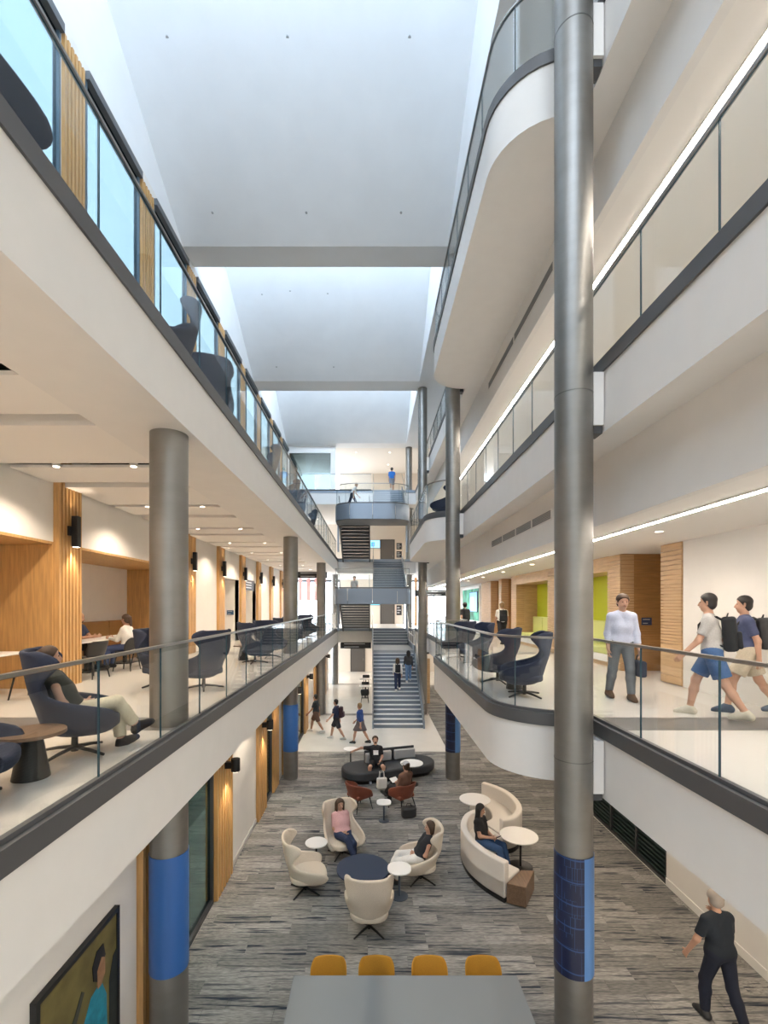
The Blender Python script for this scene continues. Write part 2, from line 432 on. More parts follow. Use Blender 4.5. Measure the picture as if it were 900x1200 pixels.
# left wall of the second storey with recesses, piers clad in vertical wood fins
wl2 = bpy.data.objects.new('wall_second_left', None); col.objects.link(wl2); struct(wl2, 'long second storey wall with wood piers and recesses')
ZB = F2 + 2.75; ZC = F3 - BAND
pier_y = [9.08 + 3.05 * k for k in range(-3, 8)]
bx('bulkhead', WHITE, -6.15, -5.97, BEHIND, FAR, ZB, ZC, parent=wl2)
def recess(y0, y1, lining, back, depth=-7.8):
    bx('recess_back', back, depth - .12, depth, y0, y1, F2, ZB, parent=wl2)
    bx('recess_side', lining, depth, -5.98, y0 - .1, y0, F2, ZB, parent=wl2)
    bx('recess_side', lining, depth, -5.98, y1, y1 + .1, F2, ZB, parent=wl2)
    bx('recess_head', lining, depth, -5.975, y0, y1, ZB - .05, ZB + .0, parent=wl2)
recess(-2.7, 2.6, WOOD, WHITE); recess(3.35, 8.7, WOOD, WOOD); recess(9.47, 14.8, WOOD, WHITE)
recess(18.62, 20.85, WHITE, WHITE, -7.0); recess(21.65, 23.9, WHITE, WHITE, -7.0)
for a, b in ((15.5, 18.62), (20.85, 21.65), (23.9, FAR)): bx('wall_face', WHITE, -6.15, -5.97, a, b, F2, ZB, parent=wl2)
pi = 0
for k, py in enumerate(pier_y):
    if k in (1, 2, 4): continue                        # the wide recesses run through here
    bx('pier_core', WOOD, -6.1, -5.93, py - .37, py + .37, F2, ZC - .25, parent=wl2)
    for q in range(7):
        yy = py - .36 + q * .103
        bx('wood_fin', WOOD, -5.93, -5.865, yy, yy + .058, F2, ZC - .25, parent=wl2)
# ceiling of the second storey, left
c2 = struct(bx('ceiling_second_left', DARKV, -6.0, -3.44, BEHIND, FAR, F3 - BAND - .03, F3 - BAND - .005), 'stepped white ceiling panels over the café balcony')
ys = -1.75; k = 0
slot_y = []
while ys < FAR - .5:
    slot_y.append(ys + .11)
    pz = F3 - SOFF + .02
    for a_, b_ in ((ys + .22, ys + 1.15), (ys + 1.5, ys + 3.05)):
        if a_ < FAR: bx('ceiling_panel', CEILW, -5.93, -3.46, a_, min(b_, FAR), pz, pz + (.045 if a_ - ys < 1 else .2), parent=c2)
    bx('ceiling_recess', mat('recess shade grey', (.5, .48, .45), .8), -5.93, -3.46, ys + 1.1, min(ys + 1.55, FAR), pz + .16, pz + .2, parent=c2)  # backing greyer than the panels: the shade of the gap is in its colour
    ys += 3.05; k += 1
proto = None
for i, sy in enumerate(slot_y):
    for j, dx in enumerate((-5.1, -3.85)):
        lb = 'white cylinder downlight %s in the %s ceiling slot from the near end' % ('by the wood wall' if j == 0 else 'by the balcony edge', ORD[i])
        loc = (dx, sy, F3 - SOFF + .02)
        if proto is None:
            proto = thing('downlight', lb, 'ceiling light', loc, 0, 'cylinder downlights in the café balcony ceiling')
            MB().lathe([(.055, -.02), (.06, 0), (.06, .2)], 16).build('housing', WTOP, proto, smooth=True)
            MB().lathe([(.045, -.026), (.045, -.021)], 16).build('lens', LAMPG, proto)
            MB().lathe([(.012, .2), (.012, F3 - BAND - .03 - loc[2])], 8).build('stem', BLACK, proto)
        else: dup(proto, lb, loc)
        spot((dx, sy, loc[2] - .05), K_DOWN, 130)

# left wall of the third storey: tall teal windows between fin-clad piers
wl3 = bpy.data.objects.new('wall_third_left', None); col.objects.link(wl3); struct(wl3, 'white third storey wall between tall teal windows')
WT = EYE + 11.1
bx('wall_head', WHITE, -6.2, -6.0, BEHIND, BACK, WT + .05, ROOF, parent=wl3)
for k in range(-3, 9):
    y0 = 9.73 + 3.05 * k; y1 = y0 + 2.27
    w = struct(thing('window_%d' % (k + 4), 'tall teal tinted window, number from near end', 'window', (-6.05, y0, F3)))
    w['label'] = '%s tall teal window from the near end of the third storey' % ORD[k + 3]
    H = WT - F3
    bx('glass_pane', TEAL, -.012, .012, .06, 2.21, .06, 2.9, parent=w); bx('glass_pane', TEAL, -.012, .012, .06, 2.21, 2.96, H - .08, parent=w)
    f = MB(); f.box(-.06, .06, 0, .06, 0, H).box(-.06, .06, 2.21, 2.27, 0, H).box(-.06, .06, .06, 2.21, 0, .06).box(-.06, .06, .06, 2.21, 2.9, 2.96)
    f.build('window_frame', mat('blue grey frame', (.10, .16, .22), .4, .4), w)
    bx('window_head', mat('dark window head', (.12, .13, .14), .5), -.06, .14, -.0, 2.27, H - .08, H + .1, parent=w)
    bx('wall_pier', WHITE, -6.15, -6.02, y1, y0 + 3.05, F3, WT + .05, parent=wl3)
    for q in range(6): bx('wood_fin', WOOD, -6.02, -5.95, y1 + .06 + q * .115, y1 + .06 + q * .115 + .06, F3, WT, parent=wl3)

# ground floor left wall
wg = bpy.data.objects.new('wall_ground_left', None); col.objects.link(wg); struct(wg, 'white ground floor wall with wood fin panels and storefront glass')
GX = -3.02; GT = F2 - SOFF
def g_white(a, b):
    bx('wall_face', WHITE, GX - .15, GX, a, b, 0, GT, parent=wg)
    bx('baseboard', mat('grey skirting', (.62, .60, .57), .5), GX, GX + .015, a, b, .0, .12, parent=wg)
def g_fins(a, b):
    bx('fin_backing', WOOD, GX - .15, GX + .005, a, b, 0, GT, parent=wg)
    n = max(2, round((b - a) / .16))
    for q in range(n):
        yy = a + (b - a) * q / n
        bx('wood_fin', WOOD, GX + .005, GX + .075, yy + .02, yy + .1, 0, GT, parent=wg)
wno = [0]
def g_glass(a, b):
    wno[0] += 1
    w = struct(thing('window_%d' % (30 + wno[0]), '%s ground floor storefront pane from the near end' % ORD[wno[0] - 1], 'window', (GX - .05, a, 0)))
    f = MB(); f.box(-.05, .06, 0, .06, 0, GT).box(-.05, .06, b - a - .06, b - a, 0, GT).box(-.05, .06, .06, b - a - .06, 0, .09).box(-.05, .06, .06, b - a - .06, GT - .16, GT)
    f.build('window_frame', STEELD, w)
    bx('glass_pane', STORE, -.01, .01, .06, b - a - .06, .09, GT - .16, parent=w)
bx('room_wall', mat('teal grey room wall', (.34, .42, .42), .7), -4.75, -4.65, 5.5, 31, 0, GT, parent=wg)  # room wall added behind the glass to brighten the storefront
bx('room_ceiling', CEILW, -4.7, -3.17, 5.5, 31, GT - .02, GT + .05, parent=wg)
for yy in (7.4, 13.6, 19.3, 27): spot((-3.9, yy, GT - .08), 220, 140, (1, .95, .88))  # unseen lamps added in the rooms so the storefront glass reads lighter
g_white(BEHIND, 5.96); g_fins(5.96, 6.5); g_glass(6.5, 8.85); g_fins(8.85, 9.9); g_white(9.9, 12.1); g_fins(12.1, 13.1)
g_glass(13.1, 14.0); g_fins(14.0, 14.8); g_white(14.8, 15.5); g_fins(15.5, 18.0); g_glass(18.0, 20.5); g_fins(20.5, 21.6); g_white(21.6, 24); g_fins(24, 25); g_glass(25, 29); g_fins(29, 30); g_white(30, FAR)
struct(bx('wall_room_left', mat('grey room wall', (.35, .37, .37), .8), -8.4, -8.2, BEHIND, FAR, 0, ROOF), 'outer wall behind the ground floor rooms')
bpy.data.objects['wall_room_left'].location.x = -.3

# right wall, ground floor
wr = bpy.data.objects.new('wall_ground_right', None); col.objects.link(wr); struct(wr, 'white ground floor wall beside the dark louvred opening')
bx('wall_face', WHITE, XW, XW + .15, BEHIND, 9.4, 0, GT, parent=wr)
bx('wall_face', WHITE, XW, XW + .15, 15.0, BACK, 0, GT, parent=wr)
bx('baseboard', mat('white skirting', (.80, .78, .75), .5), XW - .016, XW, BEHIND, 9.4, 0, .16, parent=wr)
lv = thing('louvre_screen', 'dark green louvred screen in the ground floor wall', 'louvre', (XW + .06, 9.4, 0))
bx('backing', mat('dark glass backing', (.012, .02, .02), .3), .06, .1, 0, 5.6, 0, GT, parent=lv)
fr = MB()
for q in range(6): fr.box(-.05, .06, q * 1.1, q * 1.1 + .05, 0, GT)
fr.box(-.05, .06, 0, 5.6, 0, .06).box(-.05, .06, 0, 5.6, GT - .06, GT)
fr.build('frame', STEELD, lv)
fr = MB()
for q in range(30): fr.box(-.02, .05, 0, 5.6, .1 + q * .1, .13 + q * .1)
o = fr.build('slats', mat('dark green slat', (.02, .035, .034), .4), lv); o['kind'] = 'stuff'

struct(bx('ceiling_ground_right', CEILW, 3.5, 6.1, BEHIND, FAR, GT, GT + .06), 'white ceiling under the rounded balcony side')
# right wall, second storey: white, then maple boards with recesses
w2 = bpy.data.objects.new('wall_second_right', None); col.objects.link(w2); struct(w2, 'second storey corridor wall, white then maple boards with lime niches')
ZR = F3 - 1.96
bx('wall_face', WHITE, XW, XW + .15, BEHIND, 8.9, F2, ZR, parent=w2)
def boards(name, x0, x1, y0, y1, face, m=WOODH):
    """horizontal boards with recessed joints on a panel; face: 'x' looks to the atrium, 'y' looks to the near end"""
    mb = MB(); z = F2 + .02
    hs = [.16] + [.62] + [.062] * 19 + [.095] * 7 + [.4]
    for h_ in hs:
        z2 = min(z + h_, ZR)
        if z2 - z < .01: break
        if face == 'x': mb.box(x0, x1, y0, y1, z, z2 - .012)
        else: mb.box(x0, x1, y0, y1, z, z2 - .012)
        z = z2
    o = mb.build(name, m, w2); o['kind'] = 'stuff'; return o
def pier(y0, y1):
    bx('pier_core', WOODD, XW + .02, XW + .3, y0 + .005, y1 - .005, F2, ZR, parent=w2)
    boards('maple_boards', XW - .03, XW + .02, y0, y1, 'x')
    boards('maple_boards', XW - .02, XW + .3, y0 - .001, y0 + .02, 'y')
def deep(y0, y1, xb, side, back, top=None, mb=True):
    zt = ZR if top is None else top
    bx('recess_back', back, xb, xb + .1, y0, y1, F2, zt, parent=w2)
    bx('recess_side', side, XW + .02, xb, y1 + .021, y1 + .1, F2, ZR, parent=w2)
    boards('maple_boards', XW + .02, xb, y1, y1 + .02, 'y', WOODH if mb else WOODD)
    if top is not None:
        bx('recess_head', WOODH, XW - .03, xb + .1, y0, y1, zt, ZR, parent=w2)
pier(8.9, 9.54); deep(9.54, 11.1, 7.4, WOODD, WOODD, mb=False); pier(11.1, 11.7)
deep(11.7, 15.0, 6.78, WOODH, LIME, F2 + 2.42); pier(15.0, 15.7); deep(15.7, 19.1, 6.78, WOODH, LIME, F2 + 2.42); pier(19.1, 19.8)
deep(19.8, 21.3, 7.0, WOODD, WOODD, mb=False); pier(21.3, 21.75); deep(21.75, 23.2, 7.0, WOODD, WOODD, mb=False); pier(23.2, 25.2)
bx('wall_face', WHITE, XW, XW + .15, 25.2, FAR, F2, ZR, parent=w2)
for F, nm in ((F3, 'third'), (F4, 'fourth')):
    w = struct(bx('wall_%s_right' % nm, WHITE, XW, XW + .15, BEHIND, BACK, F, F + 2.8 if F == F3 else ROOF), 'white %s storey corridor wall' % nm)
# back wall with openings for far windows
wb = bpy.data.objects.new('wall_back', None); col.objects.link(wb); struct(wb, 'beige end wall behind the stair')
BEI = mat('warm beige paint', (.74, .66, .57), .8)
bx('wall_face', BEI, -9, 9, BACK, BACK + .2, 0, F2, parent=wb)
bx('wall_face', BEI, -2.8, 2.7, BACK, BACK + .2, F2, F3, parent=wb)
bx('wall_face', BEI, -9, 9, BACK, BACK + .2, F3, F4, parent=wb)
bx('wall_face', BEI, -2.8, 9, BACK, BACK + .2, F4, ROOF, parent=wb)
struct(bx('wall_outer_right', WHITE, 8.2, 8.4, BEHIND, BACK, 0, ROOF), 'outer wall behind the corridor rooms')
for i, (xa, xb_) in enumerate(((-6.6, -2.8), (2.7, 6.6))):
    w = struct(thing('window_%d' % (40 + i), 'bright end window of the %s corridor' % ('café balcony' if i == 0 else 'wood panelled'), 'window', (xa, BACK, F2)))
    L = xb_ - xa
    for q in range(3): bx('glass_pane', CLERE, q * L / 3 + .04, (q + 1) * L / 3 - .04, .08, .1, .06, 3.6, parent=w)
    f = MB()
    for q in range(4): f.box(q * L / 3 - .04, q * L / 3 + .04, .0, .16, 0, 3.8)
    f.box(0, L, 0, .16, 0, .06).box(0, L, 0, .16, 3.6, 3.8)
    f.build('window_frame', STEELD, w)

# unseen end wall and window added to even the light, roof light above
wf = bpy.data.objects.new('wall_front', None); col.objects.link(wf); struct(wf, 'white end wall added behind the viewpoint to bounce light')
for b in ((-8.5, -5.2, 0, ROOF + .3), (5.2, 8.5, 0, ROOF + .3), (-5.2, 5.2, 0, 1.0), (-5.2, 5.2, ROOF - 1, ROOF + .3)): bx('wall_face', WHITE, b[0], b[1], BEHIND - .2, BEHIND, b[2], b[3], parent=wf)
w = struct(thing('window_60', 'tall tinted end window added behind the viewpoint to let in light', 'window', (-5.2, BEHIND - .1, 1.0)))
for q in range(4): bx('glass_pane', FRONTG, q * 2.6 + .04, q * 2.6 + 2.56, 0, .02, .04, ROOF - 2.04, parent=w)
for q in range(5): bx('mullion', STEELD, q * 2.6 - .04, q * 2.6 + .04, -.06, .06, 0, ROOF - 2, parent=w)
# corridor and lobby downlights; those under the balconies are unseen, added for light
proto = None
def add_lamps(pts, z, label, grp, energy, angle=140):
    global proto
    for i, (x, yy) in enumerate(pts):
        lb = label % ORD[i]
        if proto is None or proto.get('group') != grp:
            proto = thing('recessed_downlight', lb, 'ceiling light', (x, yy, z), 0, grp)
            MB().lathe([(.075, -.012), (.08, 0)], 16).build('trim_ring', WTOP, proto); MB().lathe([(.055, -.016), (.055, -.0125)], 16).build('lens', LAMPG, proto)
        else: dup(proto, lb, (x, yy, z))
        spot((x, yy, z - .04), energy, angle)
add_lamps([(-2.6, 7.7 + 3.05 * k) for k in range(8)], F2 - SOFF, '%s unseen added downlight from the near end under the café balcony', 'unseen added downlights under the café balcony', K_DOWN * .35)
add_lamps([(4.5, 1.6 + 3.05 * k) for k in range(10)], F2 - SOFF, '%s unseen added downlight from the near end under the rounded balcony', 'unseen added downlights under the rounded balcony side', K_DOWN * .7)
add_lamps([(4.75, 1.6 + 3.05 * k) for k in range(10)], F3 - 1.96, '%s recessed downlight from the near end in the corridor ceiling', 'recessed downlights in the wood panelled corridor ceiling', K_DOWN * .3)
for zz, nm in ((F2 - SOFF, 'ground'), (F3 - SOFF, 'second storey'), (F4 - SOFF, 'third storey'), (ROOF, 'fourth storey')):
    add_lamps([(x, yy) for yy in (34.5, 37.5) for x in (-4.4, -1.2, 1.3, 4.4)], zz, '%s recessed downlight of the far ' + nm + ' lobby', 'recessed downlights of the far ' + nm + ' lobby', K_DOWN * .6)
# fourth storey glazed room at the far left
w = struct(thing('window_50', 'white framed teal glass wall of the far upper room', 'window', (-6.0, 33.2, F4)))
for q in range(1): bx('glass_pane', TEAL, .1, 3.05, -.01, .01, .1, 2.95, parent=w)
MB().box(0, .1, -.08, .08, 0, 3.4).box(3.05, 3.4, -.08, .08, 0, 3.4).box(.1, 3.05, -.08, .08, 0, .1).box(.1, 3.05, -.08, .08, 2.95, 3.4).build('window_frame', WTOP, w)

# ================================================================== GUARDRAILS
def gl_left(F, label): guardrail([(XL - .05, BEHIND + 1.105), (XL - .05, 31.0)], F, label)
gl_left(F2, 'long straight glass guardrail of the café balcony')
gl_left(F3, 'long straight glass guardrail below the tall teal windows')
for lv, F, lb in ((2, F2, 'glass guardrail swinging around the rounded balcony with navy chairs'),
                  (3, F3, 'glass guardrail of the third storey on the side of the light lines'),
                  (4, F4, 'glass guardrail around the topmost rounded balcony')):
    guardrail(right_path(EDGE[lv], .05, BEHIND + 1.105, 31.0), F, lb)

# ================================================================== COLUMNS
def wrap_mat():
    m = mat('navy line drawing wrap', (.012, .022, .075), .35)
    n = m.node_tree.nodes; l = m.node_tree.links; b = n['Principled BSDF']
    t = n.new('ShaderNodeTexCoord'); mp = n.new('ShaderNodeMapping'); mp.inputs['Rotation'].default_value = (R(90), 0, 0)
    def bricks(scale, w, h, mo, off):
        br = n.new('ShaderNodeTexBrick'); br.inputs['Scale'].default_value = scale; br.inputs['Mortar Size'].default_value = mo; br.offset = off
        br.inputs['Color1'].default_value = br.inputs['Color2'].default_value = (0, 0, 0, 1); br.inputs['Mortar'].default_value = (1, 1, 1, 1)
        br.inputs['Row Height'].default_value = h; br.inputs['Brick Width'].default_value = w
        l.new(mp.outputs[0], br.inputs['Vector']); return br.outputs['Color']
    nz = n.new('ShaderNodeTexNoise'); nz.inputs['Scale'].default_value = 2.2; l.new(mp.outputs[0], nz.inputs['Vector'])
    ms = n.new('ShaderNodeMapRange'); ms.inputs[1].default_value = .48; ms.inputs[2].default_value = .52; l.new(nz.outputs[0], ms.inputs[0])
    wv = n.new('ShaderNodeTexWave'); wv.wave_type = 'RINGS'; wv.inputs['Scale'].default_value = 1.1; wv.inputs['Distortion'].default_value = .6
    r = n.new('ShaderNodeValToRGB'); r.color_ramp.elements[0].position = .985; r.color_ramp.elements[1].position = .995
    l.new(mp.outputs[0], wv.inputs['Vector']); l.new(wv.outputs[0], r.inputs[0])
    a1 = n.new('ShaderNodeMixRGB'); a1.blend_type = 'LIGHTEN'; a1.inputs[0].default_value = 1
    m1 = n.new('ShaderNodeMixRGB'); m1.blend_type = 'MULTIPLY'; m1.inputs[0].default_value = 1
    l.new(bricks(9, .5, 1.9, .02, .3), m1.inputs[1]); l.new(ms.outputs[0], m1.inputs[2])
    a2 = n.new('ShaderNodeMixRGB'); a2.blend_type = 'LIGHTEN'; a2.inputs[0].default_value = 1
    l.new(bricks(3, .62, 1.3, .006, .4), a2.inputs[1]); l.new(m1.outputs[0], a2.inputs[2])
    l.new(a2.outputs[0], a1.inputs[1]); l.new(r.outputs[0], a1.inputs[2])
    mx = n.new('ShaderNodeMixRGB'); mx.inputs[1].default_value = (.008, .013, .048, 1); mx.inputs[2].default_value = (.028, .07, .20, 1)
    l.new(t.outputs['Object'], mp.inputs[0]); l.new(a1.outputs[0], mx.inputs[0]); l.new(mx.outputs[0], b.inputs['Base Color'])
    return m
WRAPN = wrap_mat()
CR = .237
def column(x, y, top, label, wrap, floors):
    t = thing('column', label, 'column', (x, y, 0))
    MB().lathe([(CR, -.02), (CR, top)], 40).build('shaft', STEEL, t, smooth=True)
    for z in floors:
        MB().lathe([(CR + .004, z - .006), (CR + .004, z + .006)], 40).build('joint_ring', mat('column joint', (.16, .155, .15), .4, .6), t, smooth=True)
    if wrap == 'blue':
        MB().arcshell(0, 0, CR + .004, 0, 2 * math.pi, .92, 2.44, .004, 40).build('vinyl_wrap', BLUEW, t, smooth=True)
    elif wrap:
        MB().arcshell(0, 0, CR + .004, 0, 2 * math.pi, .9, 2.44, .004, 40).build('vinyl_wrap', WRAPN, t, smooth=True)
        MB().arcshell(0, 0, CR + .009, R(278), R(350), .9, 2.44, .003, 10).build('wrap_stripe', mat('light blue stripe', (.10, .24, .55), .4), t, smooth=True)
    return t
names_l = ['nearest grey column on the café balcony, bright blue wrap at its foot', 'grey column with blue wrap beside the dark sofa, standing left of the carpet',
           'slim far grey column on the café balcony, third from the near end', 'farthest grey column at the stair end of the café balcony']
for i, y in enumerate(BAYS): column(-2.67, y, F3 - SOFF, names_l[i], 'blue' if i < 2 else None, [F2 - SOFF])
names_r = ['tall nearest steel column through every storey, navy drawing wrap at its foot', 'tall steel column behind the rounded balcony, navy wrap at its foot',
           'tall steel column beside the foot of the stair', 'farthest tall steel column beside the stair landings']
for i, y in enumerate(BAYS):
    c = column(2.65, y, ROOF - .01, names_r[i], 'navy' if i < 2 else None, [F2 - .45, F3 - .45, F4 - .45])
    for F in (F2, F3, F4):
        bx('bracket', WHITE, .2, .33, -.14, .14, F - SOFF + .08, F - BAND - .02, parent=c)
        bx('bracket_plate', STEELD, .18, .33, -.1, .1, F - SOFF - .02, F - SOFF + .08, parent=c)

# ================================================================== STAIRS
st = thing('staircase', 'wide blue grey staircase rising from the white floor to the second storey', 'staircase', (0, 0, 0))
SX0, SX1 = .08, 2.36
def step_mesh(w, rise, run):
    m = MB(); m.box(0, w, 0, run + .02, 0, rise - .012); m.cur = 1; m.box(0, w, -.02, run, rise - .012, rise); return m.mesh('step', [TREAD, NOSE])
n1, n2 = 19, 6; rise = F2 / (n1 + n2); run = .283
sm = step_mesh(SX1 - SX0, rise, run)
y = 21.5
for i in range(n1 - 1):
    o = bpy.data.objects.new('step', sm); col.objects.link(o); o.parent = st; o.location = (SX0, y, i * rise); y += run
zl = n1 * rise; y_l0 = y; y_l1 = 30.3
MB().box(SX0, SX1, y_l0, y_l1, zl - .25, zl).build('landing', mat('landing terrazzo', (.34, .35, .36), .5), st)
y = y_l1
for i in range(n2 - 1):
    o = bpy.data.objects.new('step', sm); col.objects.link(o); o.parent = st; o.location = (SX0, y, zl + i * rise); y += run
y_top = y
bx('top_tread', TREAD, SX0, SX1, y_top, FAR - .03, F2 - rise, F2 - .002, parent=st)
for xs in (SX0 - .07, SX1):                                     # stringers and rails
    m = MB()
    m.add([(xs, 21.35, 0), (xs, 21.35, .35), (xs, y_l0, zl + .3), (xs, y_l1, zl + .3), (xs, y_top, F2 + .25), (xs, FAR, F2 + .25), (xs, FAR, F2 - .5), (xs, y_l1, zl - .4), (xs, y_l0, zl - .4), (xs, 22, 0)]
          + [(xs + .07, 21.35, 0), (xs + .07, 21.35, .35), (xs + .07, y_l0, zl + .3), (xs + .07, y_l1, zl + .3), (xs + .07, y_top, F2 + .25), (xs + .07, FAR, F2 + .25), (xs + .07, FAR, F2 - .5), (xs + .07, y_l1, zl - .4), (xs + .07, y_l0, zl - .4), (xs + .07, 22, 0)],
          [tuple(range(10)), tuple(range(10, 20))[::-1]] + [(i, (i + 1) % 10, 10 + (i + 1) % 10, 10 + i)[::-1] for i in range(10)])
    m.build('stringer', LANDM, st)
    xm = xs + .035
    for hz, nm in ((1.15, 'handrail'), (.8, 'lower_rail')):
        MB().tube([(xm, 21.3, hz), (xm, y_l0, zl + hz), (xm, y_l1, zl + hz), (xm, y_top, F2 + hz), (xm, FAR, F2 + hz)], .024, 8).build(nm, RAILM, st, smooth=True)
    for q in range(8):
        yy = 21.4 + q * (FAR - 21.5) / 7
        z0 = zl * min(1, max(0, (yy - 21.5) / (y_l0 - 21.5))) if yy < y_l1 else zl + (F2 - zl) * min(1, (yy - y_l1) / (y_top - y_l1))
        MB().tube([(xm, yy, z0 + .2), (xm, yy, z0 + 1.15)], .02, 6).build('baluster', RAILM, st)

def switchback(Fa, Fb, label, curved):
    mid = Fa + (Fb - Fa) / 2; n = 14; rs = (mid - Fa) / n; rn = .3
    t = thing('stair_flight', 'dark open ' + label, 'staircase', (0, 0, Fa))
    y1 = FAR - .035
    dk = MB().box(0, 1.75, 0, .30, 0, .05).box(0, 1.75, .28, .30, -.10, .0).mesh('tread', STEELD)
    lt = step_mesh(1.9, rs, rn)
    for i in range(n - 1):
        o = bpy.data.objects.new('tread', dk); col.objects.link(o); o.parent = t; o.location = (-1.95, y1 - (i + 1) * rn, (i + 1) * rs - .05)
    yf = y1 - (n - 1) * rn
    for xs in (-2.03, -.2):
        dz = mid - Fa
        v = [(xs, y1, -.2), (xs, y1, .15), (xs, yf, dz + .05), (xs, yf, dz - .35)]; v += [(x + .08, a, b) for x, a, b in v]
        MB().add(v, [(0, 1, 2, 3), (7, 6, 5, 4), (0, 4, 5, 1), (1, 5, 6, 2), (2, 6, 7, 3), (3, 7, 4, 0)]).build('stringer', STEELD, t)
        MB().tube([(xs + .04, y1, 1.1), (xs + .04, yf, dz + 1.05)], .022, 8).build('handrail', RAILM, t)
    t2 = thing('stair_flight', 'blue grey stepped ' + label, 'staircase', (0, 0, mid))
    for i in range(n - 1):
        o = bpy.data.objects.new('step', lt); col.objects.link(o); o.parent = t2; o.location = (.12, yf + i * rn, i * rs)
    for xs in (.05, 2.02):
        v = [(xs, yf, -.3), (xs, yf, .25), (xs, y1, dz + .25), (xs, y1, dz - .3)]; v += [(x + .07, a, b) for x, a, b in v]
        MB().add(v, [(3, 2, 1, 0), (4, 5, 6, 7), (1, 5, 4, 0), (2, 6, 5, 1), (3, 7, 6, 2), (0, 4, 7, 3)]).build('stringer', LANDM, t2)
        MB().tube([(xs + .03, yf, 1.1), (xs + .03, y1, dz + 1.1)], .022, 8).build('handrail', RAILM, t2)
    # landing with metal fascia panels and a glass guard
    L = thing('stair_landing', 'bluish metal clad ' + ('curved landing high above the stair' if curved else 'straight fronted landing right above the stair'), 'landing', (0, 0, mid))
    r = 1.1 if curved else .25; a, b, yfr = -2.08, 2.12, 25.9
    P = [(a, yf)] + [(a + r + r * math.cos(R(u)), yfr + r * .8 + r * .8 * math.sin(R(u))) for u in range(180, 271, 10)] + [(b - r + r * math.cos(R(u)), yfr + r * .8 + r * .8 * math.sin(R(u))) for u in range(270, 361, 10)] + [(b, yf)]
    MB().prism(P, -.5, 0).build('deck', BEI, L)
    MB().prism(P, -.74, -.66).build('underside', STEELD, L)
    Lp = path_len(P); k = 6
    for i in range(k):
        MB().ribbon(sub_path(P, i * Lp / k + .012, (i + 1) * Lp / k - .012), -.72, .14, .05).build('fascia_panel', LANDM, L, smooth=True)
    inner = [(x * .985, yy + .04) for x, yy in P]
    guardrail([(x, yy) for x, yy in inner][1:-1], mid + .17, 'glass guard on the %s landing of the upper stair' % ('curved' if curved else 'straight'), step=1.1, joints=False)
    for xs in (a + .05, b - .05):
        MB().box(xs - .05, xs + .05, yf - .2, yf - .1, -.74 - 1.6, -.7).build('hanger', LANDM, L)
switchback(F2, F3, 'stair between the second and third storey', False)
switchback(F3, F4, 'stair between the third and fourth storey', True)
guardrail([(-5.9, FAR - .08), (-2.4, FAR - .08)], F4, 'glass guard before the far upper room', joints=False)
guardrail([(-2.4, FAR - .08), (-.05, FAR - .08)], F4, 'glass guard at the head of the topmost stair', joints=False)
guardrail([(-2.4, FAR - .08), (-2.05, FAR - .08)], F3, 'short glass guard beside the third storey stair head', joints=False)

# ================================================================== WALL LAMPS, SIGNS, DOORS AND FAR DETAIL
proto = None
for i, k in enumerate(j for j in range(len(pier_y)) if j not in (1, 2, 4)):
    lb = 'tall black up and down wall lamp on the %s wood pier from the near end' % ORD[i]
    loc = (-5.865, pier_y[k], F2 + 3.0)
    if proto is None:
        proto = thing('wall_sconce', lb, 'wall lamp', loc, 0, 'black wall lamps on the wood piers')
        lbd = MB().box(.03, .15, -.06, .06, -.3, .3).build('lamp_body', SCONM, proto, bevel=.01)
        MB().box(-.07, .04, -.13, -.05, -.09, .09).build('wall_bracket', SCONM, proto)
        MB().box(.045, .135, -.045, .045, -.308, -.302).build('lens', LAMPG, lbd)
    else: dup(proto, lb, loc)
    spot((loc[0] + .09, loc[1], loc[2] - .34), K_SCONCE, 75)
    spot((loc[0] + .09, loc[1], loc[2] + .34), K_SCONCE * .12, 75, down=False)
proto = None
for i, yy in enumerate((9.35, 12.5, 16.4, 18.0 - .4, 21.0, 24.5, 29.5)):
    lb = 'short black wall lamp on the %s ground floor fin panel from the near end' % ORD[i]
    loc = (GX + .075, yy, 2.45)
    if proto is None:
        proto = thing('wall_lamp', lb, 'wall lamp', loc, 0, 'short black wall lamps on the ground floor fins')
        MB().lathe([(.085, -.12), (.09, -.11), (.09, .12), (.085, .13)], 20, .2, 0).build('lamp_body', SCONM, proto, smooth=True)
        MB().box(0, .13, -.05, .05, -.06, .06).build('wall_bracket', SCONM, proto)
        MB().lathe([(.07, -.128), (.07, -.122)], 16, .2, 0).build('lens', LAMPG, proto)
    else: dup(proto, lb, loc)
    spot((loc[0] + .2, yy, 2.29), K_SCONCE * 1.2, 90)

def plate(name, label, cat, m, *b, frame=None):
    t = tag(bx(name, m, *b), label, cat); return t
NAVYS = mat('navy sign', (.03, .05, .12), .4); DSIGN = mat('dark sign board', (.02, .02, .022), .4)
def sign(label, cat, loc, w, h, m, axis, lines=2, nm='sign', ink=None):
    """board facing the near end ('y') or the atrium ('x','-x') with a raised row of small print bars"""
    t = thing(nm, label, cat, loc)
    ink = ink or mat('sign ink', (.55, .57, .6), .5)
    if axis == 'y': MB().box(0, w, -.03, 0, 0, h).build('board', m, t)
    else: MB().box(-.03 if axis == '-x' else 0, 0 if axis == '-x' else .03, 0, w, 0, h).build('board', m, t)
    q = MB()
    for i in range(lines):
        z0 = h * (.25 + .5 * i / max(1, lines - 1)) - h * .05
        if axis == 'y': q.box(w * .12, w * (.6 + .2 * (i % 2)), -.034, -.03, z0, z0 + h * .1)
        elif axis == '-x': q.box(-.034, -.03, w * .12, w * .7, z0, z0 + h * .1)
        else: q.box(.03, .034, w * .12, w * .7, z0, z0 + h * .1)
    q.build('print', ink, t); return t
